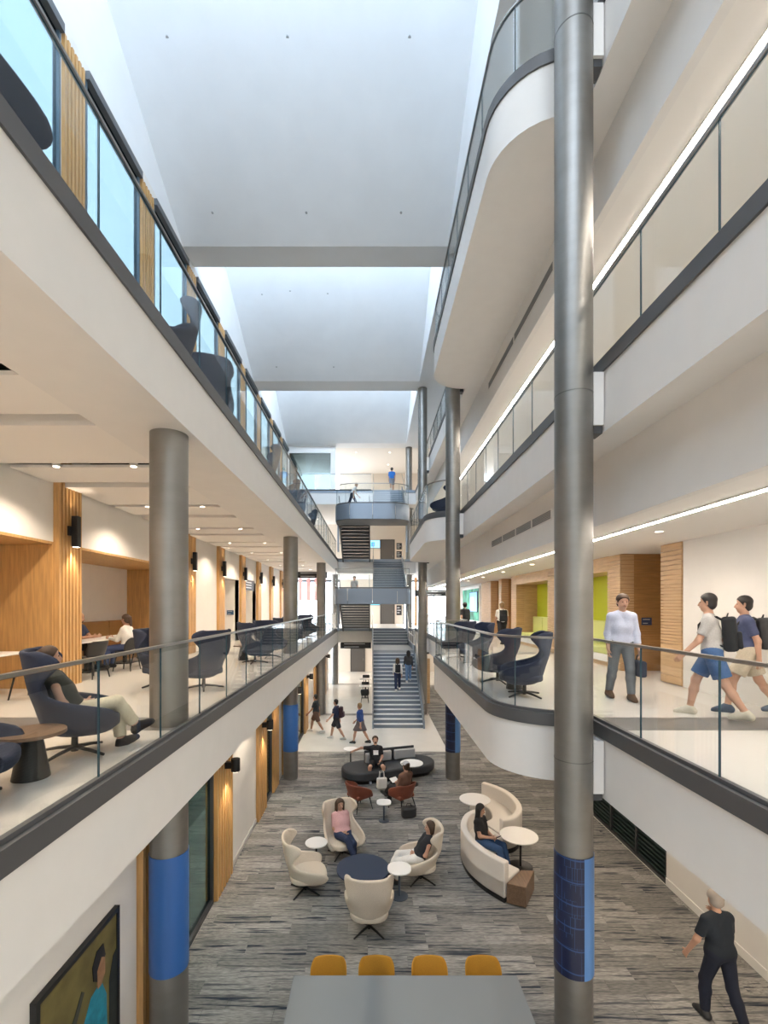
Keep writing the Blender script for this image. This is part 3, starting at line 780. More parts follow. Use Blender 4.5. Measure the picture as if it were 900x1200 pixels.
sign('small navy room sign in the warm wood recess of the corridor', 'sign', (6.43, 11.12, F2 + 1.09), .24, .18, NAVYS, 'y')
sign('small blue room sign inside a white recess of the café wall', 'sign', (-6.5, 20.85, F2 + 1.15), .3, .2, mat('blue sign', (.03, .09, .2), .4), 'y')
sign('dark board above the white recess in the café wall', 'sign', (-5.97, 21.7, F2 + 2.3), 1.7, .5, DSIGN, 'x', 3)
t = sign('dark hanging direction board at the end of the café balcony', 'sign', (-5.0, 31.0, F2 + 3.4), 2.0, .45, DSIGN, 'y', 2)
for xh in (.3, 1.7): MB().tube([(xh, -.015, .45), (xh, -.015, .9)], .012, 6).build('hanger', BLACK, t)
t = sign('wide black direction board under the second storey edge beside the stair', 'sign', (-2.17, FAR + .06, 2.72), 2.1, .42, DSIGN, 'y', 2)
t = sign('dark header board at the end of the wood panelled corridor', 'sign', (2.9, 31.5, F2 + 2.2), 3.0, .42, DSIGN, 'y', 2)
for xh in (.3, 2.7): MB().tube([(xh, -.015, .42), (xh, -.015, .62)], .012, 6).build('hanger', BLACK, t)
for i, xa in enumerate((-6.0, -5.35, -4.7, -4.05)):
    tag(bx('banner', mat('faded red banner', (.5, .22, .2), .8), xa, xa + .28, 38.0, 38.03, F2 + 2.0, F3 - SOFF), 'faded red hanging banner, %s of four before the café end window' % ORD[i], 'banner', 'red banners before the end window')
def door(n, x, z, w, h, label):
    d = struct(thing('door_%d' % n, label, 'door', (x, BACK, z)))
    del d['category']
    dl = bx('door_leaf', DOORM, .06, w - .06, -.04, 0, 0, h - .06, parent=d)
    MB().box(0, .06, -.07, 0, 0, h).box(w - .06, w, -.07, 0, 0, h).box(.06, w - .06, -.07, 0, h - .06, h).build('door_frame', mat('door frame', (.05, .048, .046), .5), d)
    MB().tube([(w - .15, -.08, .95), (w - .15, -.08, 1.15)], .015, 6).build('door_handle', STEEL, dl)
door(1, -1.85, 0, 1.25, 2.3, 'grey brown door at the ground floor end wall'); door(2, .7, F2, 1.25, 2.5, 'grey brown door at the second storey end wall'); door(3, .7, F3, 1.25, 2.5, 'dark door at the third storey end wall')
def screen(x, y, z, w, h, label, axis, colors):
    t = thing('screen', label, 'screen', (x, y, z))
    m = mat('lit screen ' + label[:12], colors[0], .3, emit=.9); m2 = mat('lit picture ' + label[:12], colors[1], .3, emit=.9)
    if axis == 'y':
        bz = MB().box(0, w, -.06, 0, 0, h).build('bezel', BLKP, t); MB().box(.03, w - .03, -.066, -.06, .03, h - .03).build('display', m, bz)
        MB().box(.08, w * .45, -.07, -.066, h * .2, h * .75).build('display_picture', m2, bz)
    else:
        MB().box(-.06, 0, 0, w, 0, h).build('bezel', BLKP, t); MB().box(-.066, -.06, .03, w - .03, .03, h - .03).build('display', m, t)
        MB().box(-.07, -.066, w * .4, w * .9, h * .2, h * .75).build('display_picture', m2, t)
screen(-.15, BACK, F3 + 1.75, .85, .7, 'bright blue wall screen beside the third storey door', 'y', ((.25, .6, .85), (.05, .25, .6)))
screen(-.15, BACK, F2 + 1.6, .85, .6, 'bright turquoise wall screen beside the second storey door', 'y', ((.15, .6, .8), (.7, .85, .9)))
for i, (z, lb) in enumerate(((F2 + .75, 'dark notice panel by the second storey end door'), (F3 + 1.65, 'upper dark notice panel by the third storey end door'), (F3 + .95, 'lower dark notice panel by the third storey end door'))):
    sign(lb, 'sign', (2.1, BACK, z), .45, .55 if i else .85, DSIGN, 'y', 3, 'notice_panel')
# framed mural and television on the corridor wall
t = thing('mural', 'white framed green and blue mural on the corridor wall', 'mural', (XW, 25.4, F2 + .6))
MB().box(-.08, 0, 0, 4.8, 0, 2.05).build('frame', WTOP, t)
mm = mat('green blue mural', (.08, .42, .30), .6, noise=(1.4, .9, (1, 1, 1))); MB().box(-.085, -.08, .12, 4.68, .12, 1.93).build('mural_print', mm, t)
screen(XW - .085, 25.7, F2 + 1.2, 1.9, 1.15, 'large blue wall screen mounted over the mural', 'x', ((.12, .3, .65), (.25, .5, .85)))
tag(bx('reception_panel', WOODH, 3.0, 3.35, 26.9, 27.1, 0.012, 2.6), 'upright maple panel beside the far steel columns on the carpet', 'panel')
for i, xa in enumerate((3.4, 4.3)): tag(bx('timber_post', mat('orange timber', (.62, .32, .12), .5), xa, xa + .18, 37, 37.2, F2, F3 - SOFF), 'orange timber post by the corridor end window, %s from the stair' % ORD[i], 'post')

# lime bench seats in the corridor niches
proto = None
for i, (ya, yb_) in enumerate(((11.8, 14.9), (15.8, 19.0))):
    lb = 'pale lime built-in bench in the %s lime niche from the near end' % ORD[i]
    t = thing('niche_bench', lb, 'bench', (6.0, ya, F2))
    L = yb_ - ya
    MB().box(.05, .74, 0, L, 0, .12).build('plinth', WOODH, t)
    MB().box(.0, .76, 0, L, .12, .3).build('bench_base', WTOP, t)
    for q in range(3):
        MB().box(.0, .6, q * L / 3 + .01, (q + 1) * L / 3 - .01, .3, .48).build('seat_cushion', LIMEU, t, bevel=.03)
        MB().box(.56, .76, q * L / 3 + .01, (q + 1) * L / 3 - .01, .48, 1.12).build('back_cushion', LIMEU, t, bevel=.03)

# ================================================================== FURNITURE BUILDERS
def egg_shell(scale_top=1):
    lv = [(.225, .10, -.06, .16), (.245, .24, -.17, .42), (.30, .34, -.24, .60), (.38, .395, -.28, .69), (.47, .425, -.305, .70), (.535, .425, -.32, .60),
          (.585, .39, -.335, .32), (.66, .345, -.355, .14), (.75, .335, -.375, .09), (.84, .365, -.395, .16), (.93, .40, -.412, .28), (1.01, .405, -.425, .33), (1.075, .38, -.436, .26), (1.11, .31, -.444, .14)]
    n = 18; vs = []; fs = []
    for z, w, yb, e in lv:
        for i in range(n + 1):
            a = -math.pi / 2 + math.pi * i / n
            vs.append((w * math.copysign(abs(math.sin(a)) ** .85, a), yb + e * (1 - math.cos(a) ** .8 if math.cos(a) > 0 else 1), z))
    for j in range(len(lv) - 1):
        for i in range(n): fs.append((j * (n + 1) + i, j * (n + 1) + i + 1, (j + 1) * (n + 1) + i + 1, (j + 1) * (n + 1) + i))
    return MB().add(vs, fs)
def egg_chair(label, fab, loc, rz, group):
    t = thing('egg_chair', label, 'armchair', loc, rz, group)
    egg_shell().build('shell', fab, t, smooth=True, subsurf=1, solid=.055)
    c = MB(); P = [(.34 * math.copysign(abs(math.cos(a)) ** .7, math.cos(a)), .06 + .36 * math.copysign(abs(math.sin(a)) ** .7, math.sin(a))) for a in [2 * math.pi * i / 24 for i in range(24)]]
    c.prism(P, .28, .40).build('seat_cushion', fab, t, bevel=.035, seg=3, smooth=True)
    MB().lathe([(.035, .03), (.03, .24)], 12).build('post', BLACK, t, smooth=True)
    for q in range(4):
        a = R(45 + 90 * q); d = Vector((math.cos(a), math.sin(a), 0))
        MB().tube([Vector((0, 0, .075)), d * .2 + Vector((0, 0, .05)), d * .36 + Vector((0, 0, .018))], [.022, .019, .015], 8).build('leg', BLACK, t, smooth=True)
    return t
EGG = {}
def put_egg(label, fab, x, y, z, face, group):
    """face: direction in degrees the sitter looks, 0 = away from the near end, 90 = towards -x"""
    if fab.name not in EGG: EGG[fab.name] = egg_chair(label, fab, (x, y, z), R(face), group); return EGG[fab.name]
    return dup(EGG[fab.name], label, (x, y, z), R(face), group)
def round_table(name, label, top_m, leg_m, x, y, z, dia, h, base=None, cat='table', square=0, group=None, off=(0, 0)):
    t = thing(name, label, cat, (x, y, z), 0, group)
    r = dia / 2
    if square: P = [(r * math.copysign(abs(math.cos(a)) ** square, math.cos(a)), r * math.copysign(abs(math.sin(a)) ** square, math.sin(a))) for a in [2 * math.pi * i / 28 for i in range(28)]]; MB().prism(P, h - .022, h).build('tabletop', top_m, t, smooth=True)
    else: MB().lathe([(r - .01, h - .025), (r, h - .012), (r - .003, h)], 40).build('tabletop', top_m, t, smooth=True)
    b = base or dia * .33; ox, oy = off
    MB().lathe([(.022, .02), (.022, h - .02)], 12, ox, oy).build('post', leg_m, t, smooth=True)
    MB().lathe([(b, 0.001), (b, .012), (b * .3, .02)], 28, ox, oy).build('base', leg_m, t, smooth=True)
    return t
def cone_table(label, x, y, z, h=.42, dia=.55, group=None):
    t = thing('cone_table', label, 'side table', (x, y, z), 0, group)
    MB().lathe([(dia / 2, h - .03), (dia / 2, h)], 32).build('tabletop', WALN, t, smooth=True)
    MB().lathe([(.15, 0.001), (.085, h - .03)], 28).build('pedestal', BLACK, t, smooth=True)
    return t
DC = {}
def cafe_chair(label, x, y, z, face, group, m=BLKP, high=.8):
    k = m.name
    if k in DC: return dup(DC[k], label, (x, y, z), R(face), group)
    t = thing('side_chair', label, 'chair', (x, y, z), R(face), group)
    w = .23
    MB().prism([(w * math.copysign(abs(math.cos(a)) ** .6, math.cos(a)), .01 + .22 * math.copysign(abs(math.sin(a)) ** .6, math.sin(a))) for a in [2 * math.pi * i / 24 for i in range(24)]], .43, .47).build('seat', m, t, bevel=.012, smooth=True)
    vs = []; n = 12
    for z_, ww, yb, e in ((.45, .20, -.16, .12), (.55, .235, -.21, .17), (.68, .245, -.235, .15), (.76, .235, -.25, .10), (high, .19, -.255, .05)):
        for i in range(n + 1):
            a = -math.pi / 2 + math.pi * i / n; vs.append((ww * math.sin(a), yb + e * (1 - math.cos(a)), z_))
    fs = [(j * (n + 1) + i, j * (n + 1) + i + 1, (j + 1) * (n + 1) + i + 1, (j + 1) * (n + 1) + i) for j in range(4) for i in range(n)]
    MB().add(vs, fs).build('backrest', m, t, smooth=True, subsurf=1, solid=.022)
    for sx_ in (-1, 1):
        for sy_ in (-1, 1):
            MB().tube([(sx_ * .16, sy_ * .15, .43), (sx_ * .225, sy_ * .215, 0.0)], [.017, .012], 8).build('leg', BLACK, t, smooth=True)
    DC[k] = t; return t

# ---------------- café balcony (second storey, left)
G = 'navy egg chairs along the café balcony'
put_egg('navy egg chair with a seated woman in cream trousers', NAVY, -3.12, 4.88, F2, -58, G)
put_egg('navy egg chair cut off by the frame beside the cone table', NAVY, -3.22, 3.56, F2, -62, G)
put_egg('navy egg chair half hidden behind the nearest café column', NAVY, -4.1, 9.0, F2, -80, G)
put_egg('navy egg chair showing its back just beyond the nearest café column', NAVY, -3.15, 8.7, F2, 65, G)
put_egg('navy egg chair of the second café pair, nearer one', NAVY, -3.17, 12.6, F2, -50, G)
put_egg('navy egg chair of the second café pair, farther one', NAVY, -3.1, 14.0, F2, -140, G)
put_egg('navy egg chair of the third café pair, nearer one', NAVY, -3.2, 17.3, F2, -50, G)
put_egg('navy egg chair of the third café pair, farther one', NAVY, -3.15, 18.8, F2, -140, G)
put_egg('navy egg chair of the last café pair, nearer one', NAVY, -3.2, 21.5, F2, -50, G)
put_egg('navy egg chair of the last café pair, farther one', NAVY, -3.15, 23.0, F2, -140, G)
cone_table('dark cone table between the two nearest navy chairs', -3.08, 4.2, F2)
cone_table('dark cone table between the chairs of the second café pair', -3.7, 13.35, F2)
cone_table('dark cone table between the chairs of the third café pair', -3.4, 18.05, F2)
GC = 'black chairs at the café tables'
def bar_table(label, x, y, w=.75, l=1.5):
    t = thing('cafe_table', label, 'table', (x, y, F2))
    MB().box(-w / 2, w / 2, -l / 2, l / 2, .715, .745).build('tabletop', WTOP, t, bevel=.008)
    MB().box(-.04, .04, -.04, .04, .02, .715).build('post', BLACK, t); MB().box(-.25, .25, -.3, .3, 0.001, .02).build('foot_plate', BLACK, t)
bar_table('white café table nearest the frame edge, in the wood recess', -6.5, 7.5, .9)
bar_table('white café table where the bald man sits', -6.75, 11.0, .75, 1.6)
bar_table('white café table where the woman in white sits', -6.75, 12.7, .75, 1.5)
bar_table('white café table deepest in the long recess', -6.75, 14.1, .75, 1.0)
cafe_chair('black chair at the café table nearest the frame edge', -5.75, 7.85, F2, 90, GC)
cafe_chair('black chair turned to the bald man at the café table', -6.0, 10.0, F2, 75, GC)
cafe_chair('black chair holding the woman in the white top', -5.9, 11.2, F2, 88, GC)
cafe_chair('black chair just beyond the woman in the white top', -5.9, 12.0, F2, 90, GC)
cafe_chair('black chair at the near side of the deepest café table', -5.9, 13.2, F2, 92, GC)
cafe_chair('black chair at the far side of the deepest café table', -5.9, 14.1, F2, 92, GC)
t = thing('banquette', 'tan leather banquette along the long café recess', 'bench', (-7.78, 9.5, F2))
for q in range(4):
    MB().box(.14, .68, q * 1.31 + .02, q * 1.31 + 1.3, .2, .47).build('seat_cushion', BROWN, t, bevel=.04)
    MB().box(.02, .2, q * 1.31 + .02, q * 1.31 + 1.3, .4, 1.12).build('back_cushion', BROWN, t, bevel=.04)
MB().box(.03, .64, .02, 5.26, 0, .2).build('plinth', WOODD, t)

# ---------------- rounded balcony and upper storeys
G = 'navy egg chairs on the rounded balcony'
put_egg('navy egg chair nearest the tall column on the rounded balcony', NAVY, 2.62, 8.0, F2, 75, G)
put_egg('navy egg chair behind the nearest one on the rounded balcony', NAVY, 2.55, 9.45, F2, 55, G)
put_egg('navy egg chair of the far rounded balcony pair, nearer one', NAVY, 2.75, 12.3, F2, 100, G)
put_egg('navy egg chair of the far rounded balcony pair, by the steel column', NAVY, 2.55, 13.6, F2, 40, G)
t = thing('drum_stool', 'small black drum table between the two nearest rounded balcony chairs', 'side table', (2.66, 8.7, F2))
MB().lathe([(.15, .001), (.13, .2), (.15, .42)], 28).build('drum', BLACK, t, smooth=True); MB().lathe([(.2, .42), (.2, .445)], 28).build('tabletop', BLACK, t, smooth=True)
cone_table('dark cone table of the far rounded balcony pair', 2.7, 12.95, F2)
G = 'navy egg chairs on the third storey'
for lb, x, y, f in (('navy egg chair at the top corner of the frame behind upper glass', -2.95, 3.3, -10), ('navy egg chair with its back to the upper glass', -2.93, 6.65, 120),
                    ('navy egg chair facing the first upper one', -2.93, 8.35, 20), ('navy egg chair farther along the upper glass', -2.93, 12.6, 110),
                    ('navy egg chair of the far upper pair, nearer one', -2.93, 16.0, 110), ('navy egg chair of the far upper pair, farther one', -2.93, 17.6, 20), ('navy egg chair last along the upper glass', -2.93, 21.0, 110)):
    put_egg(lb, NAVY, x, y, F3, f, G)
put_egg('navy egg chair on the small curved balcony of the third storey', NAVY, 2.62, 16.9, F3, 60, G)

# ---------------- lounge on the carpet
Z0 = .012
G = 'beige egg chairs around the round navy table'
put_egg('empty beige egg chair on the wall side of the round navy table', BEIGE, -1.32, 9.2, Z0, -75, G)
put_egg('beige egg chair holding the woman in the pink shirt', BEIGE, -.68, 10.55, Z0, -158, G)
put_egg('beige egg chair seen from behind in front of the round navy table', BEIGE, -.05, 8.1, Z0, 0, G)
put_egg('beige egg chair holding the woman in white trousers', BEIGE, 1.0, 9.58, Z0, 95, G)
t = thing('coffee_table', 'low round navy coffee table amid the beige chairs', 'table', (-.18, 9.3, Z0))
MB().lathe([(.51, .36), (.53, .37), (.53, .395), (.525, .40)], 48).build('tabletop', BTOP, t, smooth=True)
MB().lathe([(.3, .001), (.26, .36)], 32).build('drum_base', BTOP, t, smooth=True)
G = 'small white side tables of the lounge'
round_table('side_table', 'small round white table between the empty chair and the woman in pink', WTOP, BLACK, -1.2, 10.02, Z0, .48, .55, .17, group=G)
round_table('side_table', 'small white table before the woman in white trousers', WTOP, mat('blue grey base', (.06, .075, .1), .4), .53, 9.03, Z0, .46, .55, .17, square=.85, group=G)
round_table('side_table', 'small squarish white table between the rust chairs', WTOP, mat('blue grey base', (.06, .075, .1), .4), .31, 12.2, Z0, .38, .5, .14, square=.7, group=G)
round_table('side_table', 'round white table in front of the dark oval sofa', WTOP, BLACK, 1.25, 14.7, Z0, .72, .68, .22, group=G)
round_table('side_table', 'round white table behind the dark oval sofa', WTOP, BLACK, -.75, 16.25, Z0, .5, .65, .2, group=G)
round_table('side_table', 'large round white table at the wooden end of the curved sofa', WTOP, BLACK, 3.15, 9.98, Z0, .80, .72, .26, off=(.06, .08), group=G)
round_table('side_table', 'large round white table inside the far bend of the curved sofa', WTOP, BLACK, 2.62, 11.85, Z0, .78, .72, .22, off=(.08, .05), group=G)
# rust armchairs
def rust_chair(label, x, y, face, group):
    t = thing('rust_armchair', label, 'armchair', (x, y, Z0), R(face), group)
    lv = [(.34, .27, -.24, .42), (.44, .31, -.29, .52), (.54, .33, -.32, .54), (.62, .33, -.34, .46), (.70, .31, -.355, .26), (.77, .27, -.365, .13)]
    n = 14; vs = []; fs = []
    for z, w, yb, e in lv:
        for i in range(n + 1):
            a = -math.pi / 2 + math.pi * i / n; vs.append((w * math.copysign(abs(math.sin(a)) ** .8, a), yb + e * (1 - max(0, math.cos(a)) ** .8), z))
    for j in range(len(lv) - 1):
        for i in range(n): fs.append((j * (n + 1) + i, j * (n + 1) + i + 1, (j + 1) * (n + 1) + i + 1, (j + 1) * (n + 1) + i))
    MB().add(vs, fs).build('shell', RUST, t, smooth=True, subsurf=1, solid=.04)
    MB().box(-.27, .27, -.24, .3, .33, .45).build('seat_cushion', RUST, t, bevel=.04, seg=3, smooth=True)
    for sx_ in (-1, 1):
        for sy_ in (-1, 1): MB().tube([(sx_ * .2, sy_ * .2, .36), (sx_ * .27, sy_ * .28 - .02, 0)], [.02, .012], 8).build('leg', BLACK, t, smooth=True)
    return t
rc = rust_chair('empty rust leather armchair nearer the wall', -.36, 12.95, -50, 'rust leather armchairs of the lounge')
dup(rc, 'rust leather armchair holding the man in the pale cap', (.83, 12.95, Z0), R(38))
# dark oval sofa
t = thing('oval_sofa', 'dark oval double lobed sofa at the edge of the carpet', 'sofa', (.56, 15.5, Z0), .36)
def stad(L, r, n=14): return [(L + r * math.cos(R(a)), r * math.sin(R(a))) for a in np.linspace(-90, 90, n)] + [(-L + r * math.cos(R(a)), r * math.sin(R(a))) for a in np.linspace(90, 270, n)]
MB().prism(stad(.98, .64), .13, .40).build('seat', CHARC, t, bevel=.06, seg=3, smooth=True)
MB().prism(stad(.95, .5), 0.001, .13).build('plinth', BLACK, t)
bp = catmull([(-.75, .32), (-.2, .36), (.4, .34), (1.05, .30)], 6)
MB().ribbon(bp, .36, .80, .05).build('back_frame', CHARC, t, smooth=True)
for a, b in ((.0, .56), (.58, 1.04)):
    MB().ribbon([(x, y - .10) for x, y in bp if -.8 + a * 1.75 <= x <= -.72 + b * 1.75], .41, .74, .13).build('back_cushion', GREYC, t, bevel=.04, seg=3, smooth=True)
# ivory S sofa with walnut end box
t = thing('curved_sofa', 'ivory S shaped curved sofa with walnut end box', 'sofa', (2.8, 10.9, Z0))
def rel(P): return [(x - 2.8, y - 10.9) for x, y in P]
b1 = catmull(rel([(2.50, 8.78), (2.2, 9.18), (1.99, 9.7), (1.96, 10.3), (2.14, 10.83), (2.38, 11.08), (2.66, 11.18)]), 6)
b2 = catmull(rel([(2.96, 10.52), (3.3, 10.68), (3.58, 11.1), (3.67, 11.6), (3.6, 12.15), (3.4, 12.56), (3.1, 12.88)]), 6)
MB().ribbon(b1, .1, .78, .15, side=1).build('backrest', IVORY, t, bevel=.03, seg=3, smooth=True)
MB().ribbon(b2, .1, .78, .15, side=-1).build('backrest', IVORY, t, bevel=.03, seg=3, smooth=True)
in1 = catmull(rel([(2.96, 10.5), (2.72, 10.32), (2.60, 9.95), (2.68, 9.55), (2.93, 9.22)]), 5)
in2 = catmull(rel([(2.66, 11.2), (2.93, 11.42), (3.0, 11.85), (2.88, 12.2), (2.62, 12.5)]), 5)
MB().prism(b1 + in1, .1, .43).build('seat', IVORY, t, bevel=.03, seg=3, smooth=True)
MB().prism(in2 + b2[::-1] , .1, .43).build('seat', IVORY, t, bevel=.03, seg=3, smooth=True)
MB().prism(rel([(2.66, 11.2), (2.96, 10.52), (2.98, 10.55), (2.68, 11.22)]), .1, .43).build('seam', mat('ivory seam', (.5, .45, .4), .8), t)
MB().prism([(x * .97, y * .985) for x, y in b1 + in1], 0.001, .1).build('plinth', BLACK, t)
MB().prism([(x * .97, y * .985) for x, y in in2 + b2[::-1]], 0.001, .1).build('plinth', BLACK, t)
MB().prism(rel([(2.54, 8.78), (2.86, 8.64), (3.21, 9.2), (2.95, 9.22)]), .03, .40).build('end_box', WALN, t, bevel=.006)
# big grey table and mustard chairs
t = thing('long_table', 'large grey laminate table at the bottom of the picture', 'table', (.44, 5.47, Z0))
MB().box(-1.48, 1.48, -.7, .7, .70, .738).build('tabletop', GTOP, t, bevel=.006)
for sx_ in (-1, 1):
    for sy_ in (-1, 1): MB().box(sx_ * 1.3 - .035, sx_ * 1.3 + .035, sy_ * .25 - .035, sy_ * .25 + .035, 0.0, .70).build('leg', BLACK, t)
for i, x in enumerate((-.59, .06, .78, 1.51)):
    cafe_chair('mustard chair behind the grey table, %s from the wall with the painting' % ORD[i], x, 6.2, Z0, 180, 'mustard chairs behind the grey table', MUST, .80)
# small black chairs and tables beside the stair
for i, yy in enumerate((27.2, 30.0, 33.0)): cafe_chair('black chair in the row beside the stair, %s from the stair foot' % ORD[i], -.42, yy, .0, 0, 'black chairs beside the stair')
for i, yy in enumerate((28.6, 31.4)):
    t = thing('bistro_table', 'white table in the row beside the stair, %s from the stair foot' % ORD[i], 'table', (-.42, yy, 0))
    MB().box(-.38, .38, -.32, .32, .71, .74).build('tabletop', WTOP, t); MB().tube([(0, 0, .01), (0, 0, .71)], .03, 8).build('post', BLACK, t); MB().box(-.2, .2, -.2, .2, 0.001, .015).build('base', BLACK, t)
# painting on the ground floor wall
t = thing('painting', 'black framed painting of a figure in turquoise on the near wall', 'painting', (GX, 4.1, .72))
MB().box(0, .06, 0, 1.36, -.05, 0).box(0, .06, 0, 1.36, 1.37, 1.42).box(0, .06, 0, .05, 0, 1.37).box(0, .06, 1.31, 1.36, 0, 1.37).build('frame', BLACK, t)
bx('canvas', mat('olive paint', (.135, .11, .035), .6, noise=(3, .35, (1, 1, 1))), 0, .045, .05, 1.31, 0, 1.37, parent=t)
def daub(nm, P, c, d):
    v = [(.045, a, b) for a, b in P] + [(d, a, b) for a, b in P]; n = len(P)
    MB().add(v, [tuple(range(n)), tuple(range(n, 2 * n))[::-1]] + [(i, (i + 1) % n, n + (i + 1) % n, n + i) for i in range(n)]).build(nm, mat('paint ' + nm + str(round(c[2], 2)), c, .6, noise=(9, .3, (1, 1, 1))), t)
daub('painted_shirt', [(.62, 0), (.66, .55), (.82, .78), (1.0, .82), (1.1, .6), (1.12, 0)], (.015, .22, .33), .052)
daub('painted_hair', [(.86, .92), (.84, 1.08), (.92, 1.2), (1.04, 1.2), (1.08, 1.05), (1.0, 1.0), (.93, .86)], (.012, .012, .014), .0535)
daub('painted_face', [(.93, .78), (.92, .98), (1.0, 1.08), (1.07, 1.03), (1.07, .86), (1.0, .78)], (.28, .15, .08), .0545)
daub('painted_dark_figure', [(1.16, 0), (1.16, .7), (1.24, .92), (1.31, .95), (1.31, 0)], (.015, .02, .02), .0515)
daub('painted_leaf', [(.1, .42), (.55, .82), (.6, .78), (.3, .35), (.12, .2)], (.02, .05, .025), .051)
daub('painted_stroke', [(.4, .62), (.66, .98), (.7, .94), (.48, .58)], (.03, .035, .03), .0525)
daub('painted_ochre', [(.2, 0), (.35, .3), (.58, .42), (.6, 0)], (.30, .17, .02), .0505)
# ================================================================== PEOPLE
def nv(*a): return np.array(a, float)
def un(a): a = np.array(a, float); return a / np.linalg.norm(a)
def field_mesh(prims, h, keep=None):
    """one continuous surface around tapered limbs: distance field + surface nets"""
    P = [(np.array(a, float), np.array(b, float), max(ra, .62 * h), max(rb, .62 * h), k, c) for a, b, ra, rb, k, c in prims]
    lo = np.min([np.minimum(a - ra, b - rb) for a, b, ra, rb, k, c in P], 0) - 3 * h
    hi = np.max([np.maximum(a + ra, b + rb) for a, b, ra, rb, k, c in P], 0) + 3 * h
    n = np.ceil((hi - lo) / h).astype(int) + 1
    F = np.full(n, .3, np.float32)
    ax = [lo[i] + h * np.arange(n[i]) for i in range(3)]
    for a, b, ra, rb, k, c in P:
        m = max(ra, rb) + 2 * k + 2 * h
        i0 = np.maximum(((np.minimum(a, b) - m - lo) / h).astype(int), 0); i1 = np.minimum(((np.maximum(a, b) + m - lo) / h).astype(int) + 2, n)
        sl = tuple(slice(i0[i], i1[i]) for i in range(3))
        X, Y, Z = np.meshgrid(ax[0][sl[0]], ax[1][sl[1]], ax[2][sl[2]], indexing='ij')
        d = b - a; L2 = max(d @ d, 1e-9)
        t = np.clip(((X - a[0]) * d[0] + (Y - a[1]) * d[1] + (Z - a[2]) * d[2]) / L2, 0, 1)
        D = np.sqrt((X - a[0] - t * d[0]) ** 2 + (Y - a[1] - t * d[1]) ** 2 + (Z - a[2] - t * d[2]) ** 2) - (ra + (rb - ra) * t)
        if c:
            for p, nn in c: D = np.maximum(D, (X - p[0]) * nn[0] + (Y - p[1]) * nn[1] + (Z - p[2]) * nn[2])
        G = F[sl]; q = np.maximum(k - np.abs(G - D), 0) / k
        F[sl] = np.minimum(G, D) - q * q * k * .25
    if keep:
        X, Y, Z = np.meshgrid(*ax, indexing='ij')
        for p, nn in keep: F = np.maximum(F, (X - p[0]) * nn[0] + (Y - p[1]) * nn[1] + (Z - p[2]) * nn[2])
    F = np.where(F == 0, 1e-6, F); S = F < 0
    c8 = [(i, j, k) for i in (0, 1) for j in (0, 1) for k in (0, 1)]
    m = n - 1
    cnt = sum(S[i:m[0] + i, j:m[1] + j, k:m[2] + k].astype(np.int8) for i, j, k in c8)
    act = (cnt > 0) & (cnt < 8); idx = np.argwhere(act)
    ids = np.full(m, -1, int); ids[act] = np.arange(len(idx))
    acc = np.zeros((len(idx), 3)); num = np.zeros(len(idx))
    for p in c8:
        for e in range(3):
            if p[e]: continue
            q = list(p); q[e] = 1
            f0 = F[idx[:, 0] + p[0], idx[:, 1] + p[1], idx[:, 2] + p[2]]; f1 = F[idx[:, 0] + q[0], idx[:, 1] + q[1], idx[:, 2] + q[2]]
            x = (f0 < 0) != (f1 < 0); t = np.where(x, f0 / np.where(x, f0 - f1, 1), 0)
            pos = np.array(p, float) + t[:, None] * np.eye(3)[e]
            acc[x] += pos[x]; num[x] += 1
    V = lo + h * (idx + acc / num[:, None])
    faces = []
    for e in range(3):
        u, v = [(1, 2), (2, 0), (0, 1)][e]
        s0 = [slice(1, None)] * 3; s1 = [slice(1, None)] * 3
        s0[e] = slice(0, n[e] - 1); s1[e] = slice(1, n[e])
        for a_ in (u, v): s0[a_] = slice(1, n[a_] - 1); s1[a_] = slice(1, n[a_] - 1)
        A = S[tuple(s0)]; B = S[tuple(s1)]; w = np.argwhere(A != B)
        if not len(w): continue
        flip = A[w[:, 0], w[:, 1], w[:, 2]]
        base = w.copy()
        for a_ in (u, v): base[:, a_] += 1
        def g(du, dv):
            c = base.copy(); c[:, u] -= du; c[:, v] -= dv
            return ids[c[:, 0], c[:, 1], c[:, 2]]
        Q = np.stack([g(1, 1), g(0, 1), g(0, 0), g(1, 0)], 1)
        Q[~flip] = Q[~flip][:, ::-1]
        faces.append(Q)
    Fc = np.concatenate(faces)
    return V, Fc[(Fc >= 0).all(1)]
def field_obj(name, prims, h, m, parent, keep=None):
    V, Fc = field_mesh(prims, h, keep)
    me = bpy.data.meshes.new(name); me.from_pydata(V.tolist(), [], Fc.tolist()); me.materials.append(m)
    me.polygons.foreach_set('use_smooth', [True] * len(me.polygons)); me.update()
    o = bpy.data.objects.new(name, me); col.objects.link(o); o.parent = parent; return o

SKIN = {'light': mat('skin light', (.52, .30, .21), .55), 'tan': mat('skin tan', (.40, .21, .13), .55)}
def fabric(name, c, rough=.85): return mat('cloth ' + name, c, rough, noise=(60, .08, (1, 1, 1)))
HAIRC = {'brown': mat('hair brown', (.055, .028, .014), .6), 'dark': mat('hair dark', (.012, .009, .008), .55), 'fair': mat('hair fair', (.30, .19, .09), .6), 'grey': mat('hair grey', (.33, .29, .26), .6)}
EYEM = mat('eye dark', (.01, .008, .008), .2); LIPM = mat('lip', (.32, .12, .10), .5)
WALK = dict(spine=(0, .06, 1), armL=((-.12, .42, -1), (-.05, .75, -.85)), armR=((.12, -.38, -1), (.05, -.05, -1)),
            legL=((-.02, -.34, -1), (-.0, -.62, -1)), legR=((.02, .48, -1), (.02, .18, -1)))
def mirror(p):
    f = lambda v: (-v[0], v[1], v[2])
    q = dict(p)
    for a, b in (('armL', 'armR'), ('legL', 'legR')): q[a] = tuple(map(f, p[b])); q[b] = tuple(map(f, p[a]))
    return q
